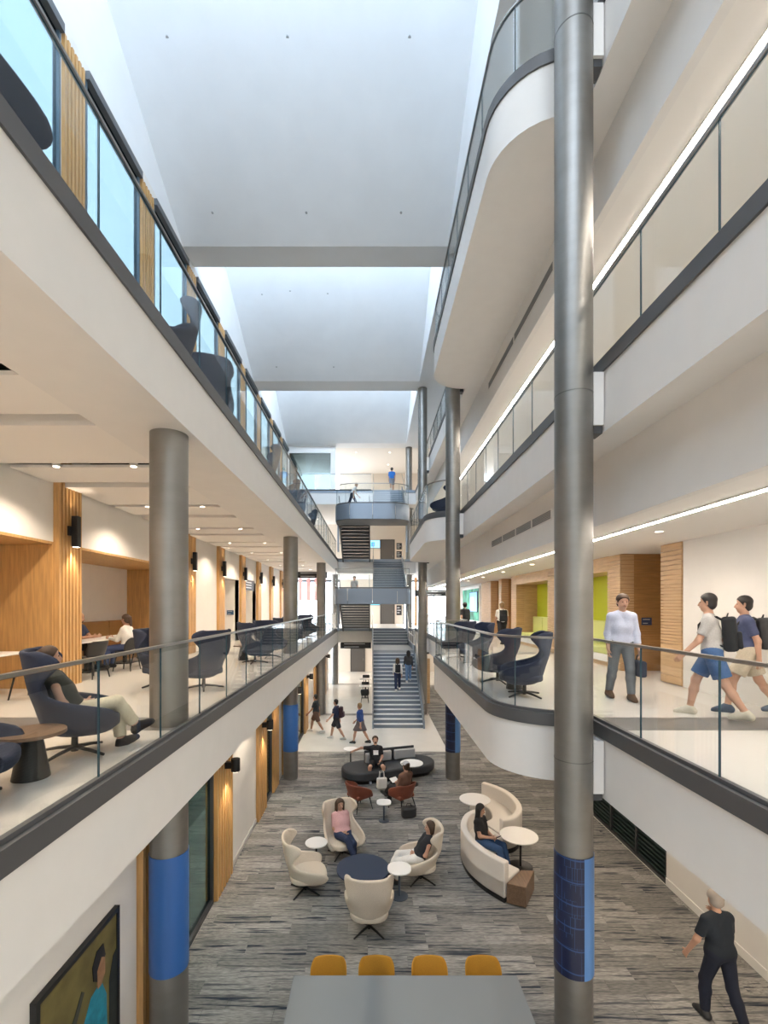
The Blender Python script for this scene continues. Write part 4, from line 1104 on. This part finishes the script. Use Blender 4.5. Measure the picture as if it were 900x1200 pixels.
SIT = dict(pel=(0, -.06, .54), spine=(0, -.2, 1), armL=((-.12, .3, -1), (.55, .8, -.1)), armR=((.12, .3, -1), (-.55, .8, -.1)),
           legL=((-.12, 1, -.1), (0, .12, -1)), legR=((.12, 1, -.1), (0, .12, -1)))
SITX = dict(SIT, legR=((-.16, 1, .14), (-.25, .55, -.85)), legL=((-.05, 1, -.08), (.05, .1, -1)))
def person(label, loc, rz, pose, fit, h=.014, H=1.74, group=None):
    t = thing('person', label, 'person', loc, R(rz), group)
    s = H / 1.75; p = dict(pose)
    up = un(p['spine']); side = un(np.cross(nv(0, 1, 0), up)); side = side if side[0] > 0 else -side
    fwd = un(np.cross(up, side)); fwd = fwd if fwd[1] > 0 else -fwd
    standing = 'pel' not in p
    L = dict(th=.44 * s, sh=.42 * s, ua=.29 * s, fa=.255 * s)
    def build(pel):
        J = {'pel': pel}
        J['ch'] = pel + up * .30 * s; J['nb'] = pel + up * .52 * s
        hd = un(p.get('head', up)); J['hc'] = J['nb'] + hd * .165 * s
        for sg, X in ((-1, 'L'), (1, 'R')):
            J['hip' + X] = pel + side * sg * .088 * s; J['sh' + X] = pel + up * .435 * s + side * sg * fit.get('w', .168) * s
            d1, d2 = map(un, p['leg' + X]); J['kn' + X] = J['hip' + X] + d1 * L['th']; J['an' + X] = J['kn' + X] + d2 * L['sh']
            d1, d2 = map(un, p['arm' + X]); J['el' + X] = J['sh' + X] + d1 * L['ua']; J['wr' + X] = J['el' + X] + d2 * L['fa']
        return J
    pel = nv(0, 0, .93 * s) if standing else nv(*p['pel'])
    J = build(pel)
    if standing: pel = pel - nv(0, 0, min(J['anL'][2], J['anR'][2]) - .085); J = build(pel)
    hd = un(p.get('head', up)); face = un(np.array(p.get('face', fwd)) - hd * (np.array(p.get('face', fwd)) @ hd)); hs = np.cross(face, hd)
    k1, k2 = .055, .03
    def torso(inf, k=.055):
        A = [(J['hipL'] + up * .03, J['hipR'] + up * .03, .105 * s + inf, .105 * s + inf, k, None)]
        for sg in (-1, 1):
            A += [(pel + side * sg * .055 * s + up * .08, pel + side * sg * .06 * s + up * .26 * s, .098 * s + inf, .10 * s + inf, k, None),
                  (pel + side * sg * .06 * s + up * .26 * s, pel + side * sg * .085 * s + up * .40 * s, .10 * s + inf, .088 * s + inf, k, None)]
        for X, sg in (('L', -1), ('R', 1)): A += [(J['nb'] - up * .045 * s + side * sg * .03 * s, J['sh' + X] - side * sg * .012 * s, .058 * s + inf, .052 * s + inf, .04, None)]
        return A
    def leg(X, inf, end=1.0, flare=0):
        a, b, c = J['hip' + X], J['kn' + X], J['an' + X]
        A = []
        if end <= 1:     # shorts: fraction of the thigh
            e = a + (b - a) * end; d = un(b - a); A.append((a, e, .088 * s + inf, .07 * s + inf + flare, k2, [(e - d * .01, d)]))
        else:
            A.append((a, b, .088 * s + inf, .058 * s + inf, k2, None)); f = end - 1; e = b + (c - b) * f; d = un(c - b)
            A.append((b, b + (c - b) * .35, .056 * s + inf, .057 * s + inf, k2, None))
            A.append((b + (c - b) * .35, e, .057 * s + inf, (.057 - .02 * f) * s + inf + flare, k2, [(e, d)]))
        return A
    def arm(X, inf, end=2.0):
        a, b, c = J['sh' + X], J['el' + X], J['wr' + X]; A = []
        if end <= 1: e = a + (b - a) * end; d = un(b - a); A.append((a, e, .056 * s + inf, .047 * s + inf, k2, [(e, d)]))
        else:
            A.append((a, b, .054 * s + inf, .04 * s + inf, k2, None)); A.append((b, b + (c - b) * (end - 1), .04 * s + inf, .029 * s + inf, k2, [(c, un(c - b))] if inf else None))
        return A
    def hand(X):
        sg = -1 if X == 'L' else 1
        w = J['wr' + X]; d = un(p.get('hand' + X, p['arm' + X][1])); ref = side * -sg
        pal = ref - d * (ref @ d)                                   # palm faces inward
        if np.linalg.norm(pal) < .2: pal = -up - d * (-up @ d)
        pal = un(pal); wd = np.cross(d, pal); A = []
        if wd @ (fwd + up * .5) < 0: wd = -wd                       # wd points to the thumb side
        for o in (-.024, 0, .024): A.append((w + wd * o * .5 * s, w + d * .085 * s + wd * o * s, .017 * s, .015 * s, .012, None))
        for o, ln in ((.031, .068), (.011, .078), (-.010, .073), (-.030, .056)):
            a = w + d * .085 * s + wd * o * s; m_ = a + (d + pal * .35) * ln * .5 * s; e = m_ + (d * .7 + pal * .8) * ln * .5 * s
            A += [(a, m_, .0092 * s, .0085 * s, .004, None), (m_, e, .0085 * s, .007 * s, .004, None)]
        a = w + d * .03 * s + wd * .028 * s; m_ = a + un(d * .7 + wd * .8 + pal * .2) * .042 * s; e = m_ + un(d + wd * .25 + pal * .4) * .034 * s
        return A + [(a, m_, .0125 * s, .0105 * s, .008, None), (m_, e, .0105 * s, .008 * s, .006, None)]
    def foot(X, inf):
        an = J['an' + X]; sd = un(p['leg' + X][1]); f = nv(*p.get('foot' + X, (0, 1, 0)))
        if 'foot' + X not in p: f = un(fwd * 1.0 + nv(0, 0, 0)) if abs(sd[2]) > .8 else un(np.cross(side, sd) * (1 if np.cross(side, sd)[1] > 0 else -1) + sd * .35)
        f = un(f); dn = un(sd - f * (sd @ f)) if abs(sd @ f) < .98 else nv(0, 0, -1)
        hl = an + dn * .045 * s - f * .035 * s; toe = an + dn * .055 * s + f * .165 * s
        cut = [(an + dn * .084 * s, dn)]
        return [(an, hl, .042 * s + inf, .038 * s + inf, .03, cut), (hl, toe, .038 * s + inf, .030 * s + inf, .03, cut), (an, an + (toe - an) * .7, .042 * s + inf, .034 * s + inf, .03, cut)]
    hc = J['hc']
    headp = [(hc - hd * .05 * s + face * .02 * s, hc + hd * .03 * s - face * .012 * s, .066 * s, .092 * s, .03, None),
             (hc - hd * .085 * s + face * .052 * s, hc - hd * .05 * s + face * .045 * s, .028 * s, .045 * s, .03, None),
             (hc + face * .085 * s + hd * .01 * s, hc + face * .104 * s - hd * .028 * s, .011 * s, .0145 * s, .012, None)]
    ears = [(hc + hs * sg * .087 * s + hd * .015 * s, hc + hs * sg * .083 * s - hd * .03 * s, .017 * s, .011 * s, .012, None) for sg in (-1, 1)]
    body = torso(0) + [(J['nb'] - up * .06 * s, hc - hd * .07 * s, .058 * s, .052 * s, .035, None)] + headp + ears
    for X in 'LR': body += arm(X, 0) + hand(X) + leg(X, 0, 2.0) + foot(X, 0)
    o = field_obj('body', body, h, SKIN[fit.get('skin', 'light')], t)
    # clothes
    top = torso(.016); hem = pel - up * fit.get('hem', .04)
    if fit.get('sleeve', .6) > 0:
        for X in 'LR': top += arm(X, .014, fit.get('sleeve', .6))
    if 'open' in fit: pass
    shirt = field_obj('shirt', top, h, fit['top'], t, keep=[(hem, -up)])
    if 'skirt' in fit:
        mid = (J['knL'] + J['knR']) / 2; a = (J['hipL'] + J['hipR']) / 2; e = a + (mid - a) * fit['skirt']; d = un(mid - a)
        sk = torso(.02)[:1] + [(J['hip' + X], J['hip' + X] + (J['kn' + X] - J['hip' + X]) * fit['skirt'], .11 * s, .13 * s, .06, [(e, d)]) for X in 'LR'] + [(a, e, .12 * s, .15 * s, .05, [(e, d)])]
        field_obj('skirt', sk, h, fit['bottom'], t, keep=[(pel + up * .12, up)])
    else:
        bt = torso(.019)[:1]
        for X in 'LR': bt += leg(X, .016 if fit.get('cuff', 1.95) > 1 else .024, fit.get('cuff', 1.95), fit.get('flare', .006))
        field_obj('trousers' if fit.get('cuff', 1.95) > 1 else 'shorts', bt, h, fit['bottom'], t, keep=[(pel + up * .10, up)])
    for X in 'LR': field_obj('shoe', foot(X, .009), h, fit.get('shoe', BLKP), t)
    hm = HAIRC[fit.get('haircol', 'brown')]; style = fit.get('hair', 'short')
    if style != 'bald':
        crown = [(hc - hd * .02 * s - face * .018 * s, hc + hd * .035 * s - face * .016 * s, .090 * s, .103 * s, .03, None)]
        cutn = un(-hd * .5 + face * .86)
        A = [(a, b, ra, rb, k, [(hc + face * .026 * s, cutn)]) for a, b, ra, rb, k, c in crown]
        if style == 'long':
            for sg in (-1, -.35, .35, 1): A.append((hc + hs * sg * .07 * s - face * (.055 - .02 * abs(sg)) * s, hc - hd * .24 * s + hs * sg * .085 * s - face * (.075 - .05 * abs(sg)) * s, .045 * s, .03 * s, .04, None))
        if style == 'long':
            for sg in (-1, 1): A.append((hc + hs * sg * .082 * s + hd * .02 * s + face * .015 * s, hc - hd * .25 * s + hs * sg * .085 * s + face * .055 * s, .026 * s, .02 * s, .03, None))
        if style == 'bob':
            for sg in (-1, -.4, .4, 1): A.append((hc + hs * sg * .07 * s - face * .035 * s, hc - hd * .10 * s + hs * sg * .07 * s - face * .04 * s, .045 * s, .04 * s, .04, None))
        if style == 'bun': A.append((hc + hd * .03 * s - face * .11 * s, hc - hd * .16 * s - face * .12 * s, .05 * s, .028 * s, .03, None))
        field_obj('hair', A, h, hm, t)
    if style == 'bald' or fit.get('beard'):
        if fit.get('beard'): field_obj('beard', [(hc - hd * .088 * s + face * .056 * s, hc - hd * .06 * s + face * .052 * s, .034 * s, .046 * s, .03, [(hc - hd * .05 * s + face * .02 * s, hd)])], h, hm, t)
    if fit.get('cap'):
        A = [(hc + hd * .02 * s - face * .008 * s, hc + hd * .04 * s - face * .008 * s, .108 * s, .106 * s, .03, [(hc + hd * .045 * s, -hd)])]
        A += [(hc + hd * .05 * s + face * .09 * s + hs * o_ * s, hc + hd * .04 * s + face * .165 * s + hs * o_ * .8 * s, .012 * s, .010 * s, .03, None) for o_ in (-.05, -.02, .02, .05)]
        field_obj('cap', A, h, fit['cap'], t)
    e = MB()
    for sg in (-1, 1):
        q = hc + face * .079 * s + hs * sg * .032 * s + hd * .012 * s
        e = MB(); e.tube([q - hs * .011 * s, q, q + hs * .011 * s], [.003 * s, .0075 * s, .003 * s], 6); e.build('eye', EYEM, t)
    q = hc + face * .088 * s - hd * .055 * s
    MB().tube([q - hs * .024 * s, q + face * .006 * s, q + hs * .024 * s], [.003, .006 * s, .003], 6).build('mouth', LIPM, t)
    if fit.get('print'):
        c_ = pel + up * .30 * s + fwd * .132 * s
        M = Matrix((side, fwd, up)).transposed().to_4x4(); M.translation = Vector(c_)
        MB().obox(M, .16, .03, .14).build('shirt_print', WTOP, shirt)
    T = Matrix.Translation(Vector(loc)) @ Matrix.Rotation(R(rz), 4, 'Z')
    J['W'] = T; J['up'] = up; J['s'] = s
    return t, J
def backpack(label, J, m, rz, sz=1):
    c = J['pel'] + J['up'] * .27 - np.array((0, .215 * 1, 0))
    w = J['W'] @ Vector(c)
    t = thing('backpack', label, 'backpack', w, R(rz))
    t.rotation_euler = (-math.asin(max(-1, min(1, J['up'][1]))), 0, R(rz))
    pb = MB().prism([(.15 * sz * math.copysign(abs(math.cos(a)) ** .6, math.cos(a)), .085 * math.copysign(abs(math.sin(a)) ** .6, math.sin(a))) for a in [2 * math.pi * i / 20 for i in range(20)]], -.23 * sz, .22 * sz).build('pack_body', m, t, bevel=.04, seg=3, smooth=True)
    MB().box(-.11 * sz, .11 * sz, -.13, -.07, -.2 * sz, .02).build('front_pocket', m, pb, bevel=.025, seg=3, smooth=True)
    MB().tube([(-.03, .02, .21 * sz), (0, .0, .26 * sz), (.03, .02, .21 * sz)], .01, 6).build('top_loop', BLKP, t)
    for sg in (-1, 1):
        MB().tube([(sg * .09, .07, .19), (sg * .115, .13, .235), (sg * .12, .25, .235), (sg * .125, .335, .14), (sg * .13, .345, 0), (sg * .15, .25, -.1), (sg * .13, .07, -.17)], .014, 6).build('shoulder_strap', m, t)
    return t
C = fabric
# seated on the balconies
person('woman in dark sleeveless top and cream trousers reclining in navy chair', (-3.12, 4.88, F2), -58, dict(SITX, pel=(0, .0, .455), spine=(0, -.5, 1), head=(0, .0, 1)),
       dict(w=.145, top=C('olive', (.035, .035, .028)), sleeve=0, bottom=C('cream', (.60, .54, .40)), cuff=1.85, flare=.012, shoe=C('dark flats', (.02, .018, .02)), hair='bun', haircol='brown'), .011, 1.58)
person('bald bearded man in navy shirt seated on the tan banquette', (-7.3, 11.45, F2), -90, dict(SIT, pel=(0, 0, .57), spine=(0, .15, 1), armL=((-.1, .6, -.8), (.35, 1, .12)), armR=((.1, .6, -.8), (-.35, 1, .12)), head=(0, .25, 1)),
       dict(top=C('navy tee', (.02, .03, .07)), sleeve=.65, bottom=C('dark denim', (.02, .03, .06)), hair='bald', beard=True, haircol='brown'), .015, 1.78)
person('woman in white top with tied brown hair at the café table', (-5.9, 11.2, F2), 88, dict(SIT, pel=(0, -.03, .57), spine=(0, .1, 1), armL=((-.1, .5, -.9), (.3, 1, .15)), armR=((.1, .5, -.9), (-.3, 1, .15))),
       dict(w=.145, top=C('white top', (.74, .72, .68)), sleeve=1.9, bottom=C('blue print trousers', (.06, .09, .2)), hair='bun', haircol='brown'), .015, 1.68)
# walking on the corridor
_, J = person('man in pale blue shirt and grey trousers walking with a dark bag', (4.15, 7.75, F2), 172, dict(WALK, head=(0, .25, 1), armL=((-.16, .15, -1), (-.05, .25, -1)), armR=((.16, -.1, -1), (.05, .3, -1)), legL=((-.03, .25, -1), (-.02, .05, -1)), legR=((.05, -.14, -1), (.04, -.32, -1))),
       dict(top=C('pale blue shirt', (.50, .54, .68)), sleeve=1.92, hem=.0, bottom=C('grey trousers', (.13, .145, .165)), shoe=C('brown shoe', (.10, .05, .025)), hair='short', haircol='brown'), .011, 1.76)
w = J['W'] @ Vector(J['wrL'] + np.array((0, .0, -.1)))
t = thing('shoulder_bag', 'dark navy bag in the hand of the man in the pale blue shirt', 'bag', w, R(172))
MB().box(-.06, .06, -.17, .17, -.34, -.08).build('bag_body', NAVY, t, bevel=.035, seg=3, smooth=True)
MB().tube([(0, -.11, -.09), (0, -.07, -.01), (0, .0, .015), (0, .07, -.01), (0, .11, -.09)], .01, 6).build('handle', BLKP, t)
W2 = dict(WALK, spine=(0, .08, 1))
_, J = person('young man in grey tee and blue shorts striding with a black backpack', (4.72, 6.45, F2), 52, W2,
       dict(top=C('grey tee', (.42, .41, .40)), sleeve=.72, bottom=C('blue shorts', (.055, .12, .27)), cuff=.82, flare=.02, shoe=C('cream sneaker', (.55, .51, .42)), hair='short', haircol='dark'), .011, 1.77)
backpack('black backpack on the young man in blue shorts', J, C('black pack', (.012, .014, .017)), 52, 1.05)
_, J = person('young man in navy tee and khaki shorts with a grey backpack', (5.46, 6.75, F2), 62, mirror(W2),
       dict(top=C('slate navy tee', (.06, .075, .15)), sleeve=.72, bottom=C('khaki shorts', (.56, .49, .38)), cuff=.85, flare=.02, shoe=C('navy sneaker', (.05, .08, .13)), hair='short', haircol='dark'), .011, 1.74)
backpack('charcoal backpack on the young man in khaki shorts', J, C('charcoal pack', (.05, .05, .052)), 60)
_, J = person('person in white tee with cap walking off along the corridor', (5.2, 18.6, F2), 0, WALK, dict(top=C('white tee', (.72, .70, .66)), sleeve=.75, bottom=C('black trousers', (.014, .014, .016)), cuff=.9, hair='short', haircol='fair', cap=C('pale cap', (.5, .46, .4))), .018, 1.75)
backpack('black backpack on the person in white tee', J, C('black pack', (.012, .014, .017)), 0)
_, J = person('person in dark clothes near the mural by the steel column', (4.2, 21.0, F2), 10, mirror(WALK), dict(top=C('dark top', (.03, .03, .035)), sleeve=.75, bottom=C('dark trousers', (.025, .025, .03)), hair='short', haircol='dark'), .018, 1.75)
backpack('black backpack on the person near the mural', J, C('black pack', (.012, .014, .017)), 10)
# lounge
person('woman in pink shirt and jeans with long brown hair', (-.68, 10.55, Z0), -158, dict(SITX, pel=(0, .05, .48), spine=(0, -.5, 1), head=(0, .12, 1)),
       dict(w=.145, top=C('pink tee', (.62, .36, .36)), sleeve=.85, bottom=C('dark jeans', (.018, .03, .075)), shoe=C('white shoe', (.65, .63, .6)), hair='long', haircol='brown'), .012, 1.68)
person('woman in black sleeveless top and white trousers at the lounge', (1.0, 9.58, Z0), 95, dict(SITX, pel=(0, .05, .48), spine=(0, -.55, 1), head=(0, .0, 1)),
       dict(w=.145, top=C('black top', (.016, .018, .024)), sleeve=0, bottom=C('white trousers', (.72, .70, .67)), cuff=1.85, shoe=BLKP, hair='bob', haircol='brown'), .012, 1.68)
_, J = person('woman in black tee and blue jeans on the curved ivory sofa', (2.42, 10.1, Z0), -128, dict(SIT, pel=(0, -.02, .55), spine=(0, -.16, 1), head=(0, .2, 1), legL=((-.05, 1, -.08), (.05, .32, -1)), legR=((.05, 1, -.08), (-.02, .3, -1))),
       dict(w=.145, top=C('black tee', (.014, .014, .016)), sleeve=.6, bottom=C('blue jeans', (.03, .075, .18)), shoe=BLKP, hair='long', haircol='dark'), .012, 1.68)
ph = J['W'] @ Vector((J['wrL'] + J['wrR']) / 2 + np.array((0, .13, .04)))
tag(MB().obox(Matrix.Rotation(R(35), 4, 'X'), .075, .15, .009).build('phone', BLKP, None), 'black phone held by the woman on the ivory sofa', 'phone').location = ph
bpy.data.objects['phone'].rotation_euler = (0, 0, R(-128))
person('bearded man in black printed tee and shorts on the dark oval sofa', (.12, 15.22, Z0), 184, dict(SIT, pel=(0, -.03, .52), spine=(0, -.22, 1), armR=((1, -.1, .0), (.9, -.1, -.35)), armL=((-.15, .35, -1), (.35, .9, -.3)), legL=((-.3, 1, -.06), (0, .05, -1)), legR=((.3, 1, -.06), (0, .05, -1))),
       dict(top=C('black tee', (.014, .014, .016)), sleeve=.75, bottom=C('black shorts', (.02, .02, .024)), cuff=.8, shoe=C('grey sneaker', (.3, .32, .36)), hair='short', haircol='brown', beard=True, print=True), .014, 1.78)
_, J = person('man in pale cap and brown shirt slouching in rust chair', (.83, 12.95, Z0), 38, dict(SITX, pel=(0, -.05, .55), spine=(0, -.25, 1), head=(0, .05, 1)),
       dict(top=C('brown shirt', (.17, .085, .055)), sleeve=1.9, bottom=C('black trousers', (.014, .014, .016)), shoe=BLKP, hair='short', haircol='brown', cap=C('grey cap', (.48, .48, .50))), .014, 1.76)
lp = J['W'] @ Vector((0, .33, .70))
t = thing('tablet', 'pale tablet on the lap of the man in the cap', 'tablet', lp, R(38)); MB().obox(Matrix.Rotation(R(28), 4, 'X'), .24, .17, .01).build('tablet_body', WTOP, t)
t = thing('duffel', 'black bag on the carpet under the occupied rust chair', 'bag', (.98, 12.42, Z0), .3)
MB().prism([(.2 * math.copysign(abs(math.cos(a)) ** .6, math.cos(a)), .12 * math.copysign(abs(math.sin(a)) ** .6, math.sin(a))) for a in [2 * math.pi * i / 20 for i in range(20)]], 0, .28).build('bag_body', BLKP, t, bevel=.05, seg=3, smooth=True)
MB().tube([(-.08, 0, .27), (-.05, 0, .36), (.05, 0, .36), (.08, 0, .27)], .01, 6).build('handle', BLKP, t)
t = thing('tote_bag', 'cream tote bag on the carpet before the oval sofa', 'bag', (.30, 14.35, Z0), .2)
MB().box(-.16, .16, -.06, .06, 0, .34).build('bag_body', IVORY, t, bevel=.04, seg=2, smooth=True)
for sg in (-1, 1): MB().tube([(-.08, sg * .05, .33), (-.06, sg * .05, .52), (.06, sg * .05, .52), (.08, sg * .05, .33)], .009, 6).build('handle', IVORY, t)
# walking on the ground floor
person('man with short pale hair in dark shirt walking off along the right wall', (4.72, 6.3, Z0), 8, dict(WALK, spine=(0, .12, 1), head=(.05, .2, 1), armL=((-.45, .1, -1), (-.15, .5, -1)), armR=((.25, .15, -1), (.05, 1, .5)), legL=((-.06, .3, -1), (-.05, -.05, -1)), legR=((.02, -.2, -1), (.02, -.5, -1))),
       dict(top=C('midnight shirt', (.012, .018, .028)), sleeve=.75, hem=.06, bottom=C('midnight jeans', (.010, .014, .03)), hair='short', haircol='grey', skin='light'), .011, 1.76)
tag(MB().box(-.035, .035, -.005, .005, -.07, .07).build('phone', BLKP, None), 'black phone raised by the pale haired man in the dark shirt', 'phone').location = (4.98, 6.78, 1.33)
_, J = person('person in navy tee and dark shorts with backpack crossing the white floor', (-1.5, 19.7, 0), 80, WALK, dict(top=C('navy tee', (.02, .03, .07)), sleeve=.7, bottom=C('dark shorts', (.03, .03, .038)), cuff=.95, shoe=C('white shoe', (.65, .63, .6)), hair='short', haircol='dark'), .016, 1.74)
backpack('navy and rust backpack crossing the white floor', J, C('navy pack', (.06, .03, .04)), 80)
person('person in cobalt top and grey skirt crossing the white floor', (-.48, 19.1, 0), 70, mirror(WALK), dict(top=C('cobalt top', (.025, .07, .26)), sleeve=1.3, bottom=C('grey skirt', (.13, .11, .12)), skirt=.85, shoe=BLKP, hair='short', haircol='fair'), .016, 1.70)
_, J = person('person in dark tee walking past the blue wrapped column', (-2.5, 20.8, 0), 80, WALK, dict(top=C('dark tee', (.02, .024, .03)), sleeve=.7, bottom=C('rust shorts', (.12, .06, .045)), cuff=.95, skin='tan', shoe=C('white shoe', (.65, .63, .6)), hair='short', haircol='dark'), .018, 1.74)
def on_step(y): return (int((y - 21.5) / run) + 1) * rise
STEPUP = dict(WALK, legL=((-.02, -.05, -1), (0, -.15, -1)), legR=((.02, .55, -1), (.02, -.1, -1)), spine=(0, .1, 1))
STEPUP = dict(STEPUP, pel=(0, 0, .915))
_, J = person('woman in white sleeves with long brown hair climbing the wide stair', (1.3, 23.6, on_step(23.6)), 0, STEPUP, dict(top=C('white tee', (.72, .70, .66)), sleeve=1.9, bottom=C('dark jeans', (.018, .022, .05)), shoe=C('white shoe', (.65, .63, .6)), hair='long', haircol='brown'), .018, 1.68)
backpack('black backpack on the woman climbing the wide stair', J, C('black pack', (.012, .014, .017)), 0, .9)
person('woman in dark top and pale jeans climbing behind the steel column', (1.9, 24.25, on_step(24.25)), 0, STEPUP, dict(top=C('dark top', (.03, .03, .035)), sleeve=1.9, bottom=C('pale jeans', (.13, .22, .38)), shoe=C('white shoe', (.65, .63, .6)), hair='long', haircol='dark'), .018, 1.66)
person('person in bright blue shirt at the head of the topmost stair', (1.38, 32.4, F4), 0, WALK, dict(top=C('bright blue shirt', (.03, .16, .5)), sleeve=.8, bottom=C('grey shorts', (.22, .24, .28)), cuff=.9, shoe=C('white shoe', (.65, .63, .6)), hair='short', haircol='dark'), .02, 1.74)
person('person in white top and dark jeans striding across the curved landing', (-1.15, 26.75, (F3 + F4) / 2), -80, dict(WALK, spine=(0, .45, 1)), dict(top=C('white tee', (.72, .70, .66)), sleeve=.8, bottom=C('dark denim', (.02, .03, .06)), hair='short', haircol='fair'), .02, 1.6)
person('person in grey shirt half hidden by the straight landing', (-1.1, 29.12, F2 + 10 * (F3 - F2) / 28), 180, dict(STEPUP, legR=((.02, .1, -1), (0, -.15, -1))), dict(top=C('grey tee', (.42, .41, .40)), sleeve=.8, bottom=C('dark denim', (.02, .03, .06)), hair='short', haircol='dark'), .02, 1.72)
